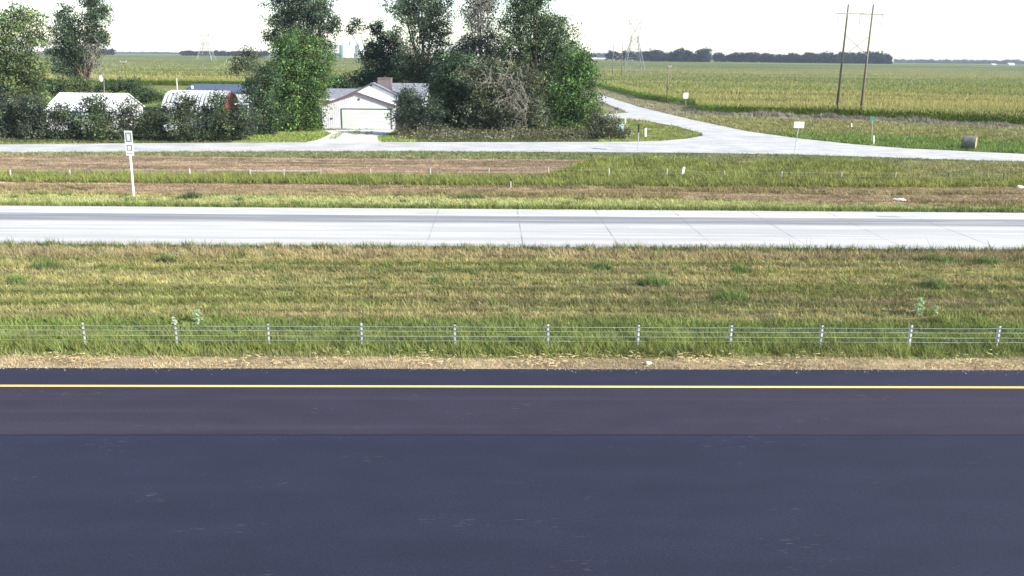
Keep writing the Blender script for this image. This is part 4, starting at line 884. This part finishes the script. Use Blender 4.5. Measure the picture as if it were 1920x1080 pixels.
# ---------------------------------------------------------------- grain bins and far farms
def gbin(label, px, w_, yt, yb, Yd, name='grain_bin', m='binw'):
    c = W(px, yb, Yd); t = W(px, yt, Yd); r = w_/2*Yd/F; z0 = float(rise(Yd))-.1; o = thing(name, label, 'grain bin', (c[0], Yd, z0), 'grain bins on the horizon'); hc = (t[2]-z0)
    MB().tube((c[0], Yd, z0), (c[0], Yd, z0+hc*.82), r, r, 20).build('wall', M[m], o, False)
    mb = MB().tube((c[0], Yd, z0+hc*.82+.01), (c[0], Yd, z0+hc), r*1.03, r*.12, 20); mb.build('roof', M[m], o)
gbin('left grain bin of the pair on the horizon between the tall trees', 647, 20, 80, 106, 1500)
gbin('right grain bin of the pair on the horizon between the tall trees', 674, 15, 81, 106, 1520)
gbin('tall narrow grain bin behind the gap of the other two', 659, 8, 74, 106, 1560)
lg = W(627, 106, 1500); lt = W(627, 68, 1500); mb = MB()
el = thing('grain_elevator', 'thin pale elevator leg left of the grain bins', 'grain elevator', (lg[0], 1500, 5), None)
for i in range(8):
    z0 = 4.5+(lt[2]-4.5)*i/8; z1 = 4.5+(lt[2]-4.5)*(i+1)/8
    for s in (-1, 1): mb.tube((lg[0]+s*1.5, 1500, z0), (lg[0]+s*1.5, 1500, z1), .3, .3, 4)
    mb.tube((lg[0]-1.5, 1500, z0), (lg[0]+1.5, 1500, z1), .2, .2, 4)
mb.build('leg', M['binw'], el); MB().box(lg[0]-2.5, lg[0]+2.5, 1498, 1502, lt[2], lt[2]+3).build('head', M['binw'], el)
def farhouse(label, px, yt, yb, w_, Yd, wall, roofm):
    a = W(px-w_/2, yb, Yd); b = W(px+w_/2, yb, Yd); t = W(px, yt, Yd)[2]; z0 = float(rise(Yd)); o = thing('farm_building', label, 'farm building', ((a[0]+b[0])/2, Yd, z0))
    hh = max(t-z0, 4); wm = MB().box(a[0], b[0], Yd, Yd+10, z0-.5, z0+hh*.6).build('wall', wall, o)
    MB().prism([(a[0]-.3, Yd-.3, z0+hh*.6+.01), (a[0]-.3, Yd+10.3, z0+hh*.6+.01), (a[0]-.3, Yd+5, z0+hh)], (b[0]-a[0]+.6, 0, 0)).build('roof', roofm, o)
farhouse('tiny white farm building on the far right horizon', 1897, 118, 124.5, 10, 1600, M['white'], M['white'])
farhouse('tiny pale farm building left of the white one on the horizon', 1864, 120, 124, 8, 1620, M['white'], M['binw'])
farhouse('tiny red barn on the far left horizon between the trees', 72, 100, 107, 8, 1500, M['red'], M['red'])

# ---------------------------------------------------------------- hay bale, rocks
g = G(1822, 281); a = W(1806, 270, g[1]); b = W(1838, 270, g[1]); r = .84; ang = R_(-36)
ba = thing('hay_bale', 'round grey hay bale lying on the grass at the right beyond the road', 'hay bale', (g[0], g[1], 0))
cx = g[0]; hl = .78; dv = Vector((math.cos(ang), math.sin(ang), 0)); c0 = Vector((cx, g[1]+.8, r*.96))
rr = random.Random(4); n = 28; vs = []; fs = []; ns = 8
for s in range(ns+1):
    for i in range(n):
        t_ = 2*math.pi*i/n; q = r*(1+rr.uniform(-.025, .02))*(1-.05*(s in (0, ns))); per = Vector((-dv.y, dv.x, 0))
        v_ = c0+dv*(hl*(2*s/ns-1))+per*(q*math.cos(t_))+Vector((0, 0, q*math.sin(t_)*(.93 if math.sin(t_) < 0 else 1))); vs.append(v_)
for s in range(ns):
    for i in range(n): fs.append((s*n+i, s*n+(i+1) % n, (s+1)*n+(i+1) % n, (s+1)*n+i))
mb = MB(); mb.add(vs, fs); mb.build('side', M['hay'], ba, True)
for s in (0, ns):
    sg_ = -1 if s == 0 else 1; vv_ = [vs[s*n+i] for i in range(n)]; ff = []
    prev = vv_; allv = list(vv_); kk = 0
    for ring_i, f in enumerate((.75, .5, .25)):
        cc_ = c0+dv*(hl*(1 if s else -1)); nv = [cc_+(p_-cc_)*f+dv*sg_*(.03 if ring_i % 2 else -.02) for p_ in vv_]; base_i = len(allv); allv += nv
        for i in range(n): ff.append((base_i-n+i, base_i-n+(i+1) % n, base_i+(i+1) % n, base_i+i))
    ff.append(tuple(range(len(allv)-n, len(allv))))
    m_ = MB(); m_.add(allv, ff); m_.build('end', M['hayend'], ba)
def rock(label, px, py, s, seed, flatn=.45):
    g = G(px, py); bm = bmesh.new(); bmesh.ops.create_icosphere(bm, subdivisions=2, radius=1); r_ = random.Random(seed)
    for v_ in bm.verts: k_ = 1+r_.uniform(-.22, .22); v_.co = Vector((v_.co.x*s[0]*k_+g[0], v_.co.y*s[1]*k_+g[1], v_.co.z*s[2]*k_+s[2]*.4))
    me = bpy.data.meshes.new('rock'); bm.to_mesh(me); bm.free(); tag(link('rock', me, M['rock']), label, 'rock')
rock('pale flat rock in the hay strip at the right beyond the concrete road', 1688, 376, (.45, .25, .12), 2)
rock('white rock at the right edge of the photo by the tall grass', 1912, 352, (.3, .2, .16), 3)
rock('small pale stone left of the flat rock', 1677, 375, (.2, .13, .1), 4)
rock('pale stone at the asphalt edge right of the photo centre', 1215, 682, (.12, .08, .06), 5)
rock('small pale stone at the asphalt edge on the left', 86, 691, (.05, .04, .035), 6)

# ---------------------------------------------------------------- weeds that stand out of the grass
def weed(label, px, py, wpx, hpx, col, n=420, name='weed_clump', leafy=False):
    g = G(px, py); s = g[1]/F*1.02; rw = wpx/2*s; hh = hpx*s
    if not leafy:
        r_ = np.sqrt(rng.random(n)); a = rng.random(n)*6.28; pts = np.stack([g[0]+rw*r_*np.cos(a), g[1]+rw*.55*r_*np.sin(a), np.zeros(n)], 1)
        o = blades(name, '', pts, hh*(1.15-.6*r_), np.tile(col, (n, 1)), 1.0, .3, kind=None, cat=None, parent=None); return tag(o, label, 'weed')
    k = n; z = rng.random(k); a = rng.random(k)*6.28; rr_ = rw*(1-.5*z)*rng.random(k); p = np.stack([g[0]+rr_*np.cos(a), g[1]+rr_*np.sin(a), .05+hh*z], 1)
    d = rng.normal(size=(k, 3)); d[:, 2] = np.abs(d[:, 2])*.6; d /= np.linalg.norm(d, axis=1)[:, None]; b = np.cross(d, rng.normal(size=(k, 3))); b /= np.linalg.norm(b, axis=1)[:, None]
    L = .09; q = np.stack([p-d*L, p-b*L*.35, p+d*L, p+b*L*.35], 1).reshape(-1, 3); c = np.repeat(np.array(col)*(.7+.6*rng.random((k, 1))), 4, 0)
    return tag(npmesh(name, q, 4, c, M['leaf']), label, 'weed')
GW = (.115, .175, .052)
for a in [('green weed clump in the middle right of the median', 1228, 533, 60, 20, GW), ('wide bright weed clump below and right of the median middle', 1370, 560, 78, 18, (.12, .19, .05)),
          ('yellow-green grass clump before the barrier near the right edge', 1800, 600, 130, 20, (.17, .22, .05)), ('green weed clump at the far right of the median', 1750, 538, 60, 18, GW),
          ('large green clump at the median top near the right edge', 1765, 490, 70, 18, GW), ('small green clump right of the large one at the median top', 1850, 494, 50, 14, GW),
          ('green clump at the top left of the median', 88, 501, 56, 16, GW), ('dark clump at the median top left of the barrier thistle', 312, 490, 36, 14, (.07, .11, .035)),
          ('low green clump at the left edge of the median', 32, 529, 40, 12, GW), ('green clump in the median top just right of the photo centre', 1125, 503, 50, 13, GW),
          ('green clump left of the photo centre in the median', 818, 526, 34, 12, GW), ('low green clump between centre and right of the median top', 1393, 508, 44, 12, GW),
          ('dark grass tuft beyond the concrete road right of the marker sign', 356, 373, 42, 15, (.075, .10, .04)), ('green grass tuft beyond the concrete road left of centre', 884, 372, 52, 12, (.10, .13, .045))]:
    weed(*a)
weed('pale leafy thistle behind the barrier on the left', 371, 607, 26, 24, (.40, .50, .30), 130, 'thistle', True)
weed('small pale thistle head above the second barrier post', 327, 608, 10, 12, (.5, .58, .4), 36, 'thistle', True)
weed('tall pale thistle behind the barrier at the right', 1722, 590, 26, 32, (.36, .46, .24), 130, 'thistle', True)
weed('shorter pale thistle right of the tall one', 1752, 594, 16, 20, (.36, .46, .24), 60, 'thistle', True)
# tall stalky weeds poking over the near edge of the concrete road
k = 520; px = rng.uniform(-20, 1940, k); pts = np.array([G(a, 467) for a in px]); pts[:, 1] = CN0-.15-rng.random(k)*.5; nn = 7
q = np.repeat(pts, nn, 0)+np.c_[rng.normal(0, .06, (k*nn, 2)), np.zeros(k*nn)]; hs = np.repeat(.14+.26*rng.random(k)**2*(1+.7*(px > 1450)), nn)
blades('tall_weeds', 'green stalky weeds along the near edge of the concrete road', q, hs, np.tile([.075, .11, .035], (k*nn, 1)), 1.1, .3, cat='weeds')

# ---------------------------------------------------------------- haze
mb = MB().box(-7500, 7500, -900, 7500, -1.5, 70); hz = mb.build('haze', None)
hm = bpy.data.materials.new('haze'); hm.use_nodes = True; t = hm.node_tree; t.nodes.clear()
vo = t.nodes.new('ShaderNodeVolumePrincipled'); oo = t.nodes.new('ShaderNodeOutputMaterial')
vo.inputs['Color'].default_value = (.72, .84, 1, 1); vo.inputs['Density'].default_value = .00008; vo.inputs['Anisotropy'].default_value = .0
t.links.new(vo.outputs[0], oo.inputs['Volume']); hz.data.materials.append(hm); hz['kind'] = 'stuff'; hz['label'] = 'pale summer haze over the far fields'; hz['category'] = 'haze'
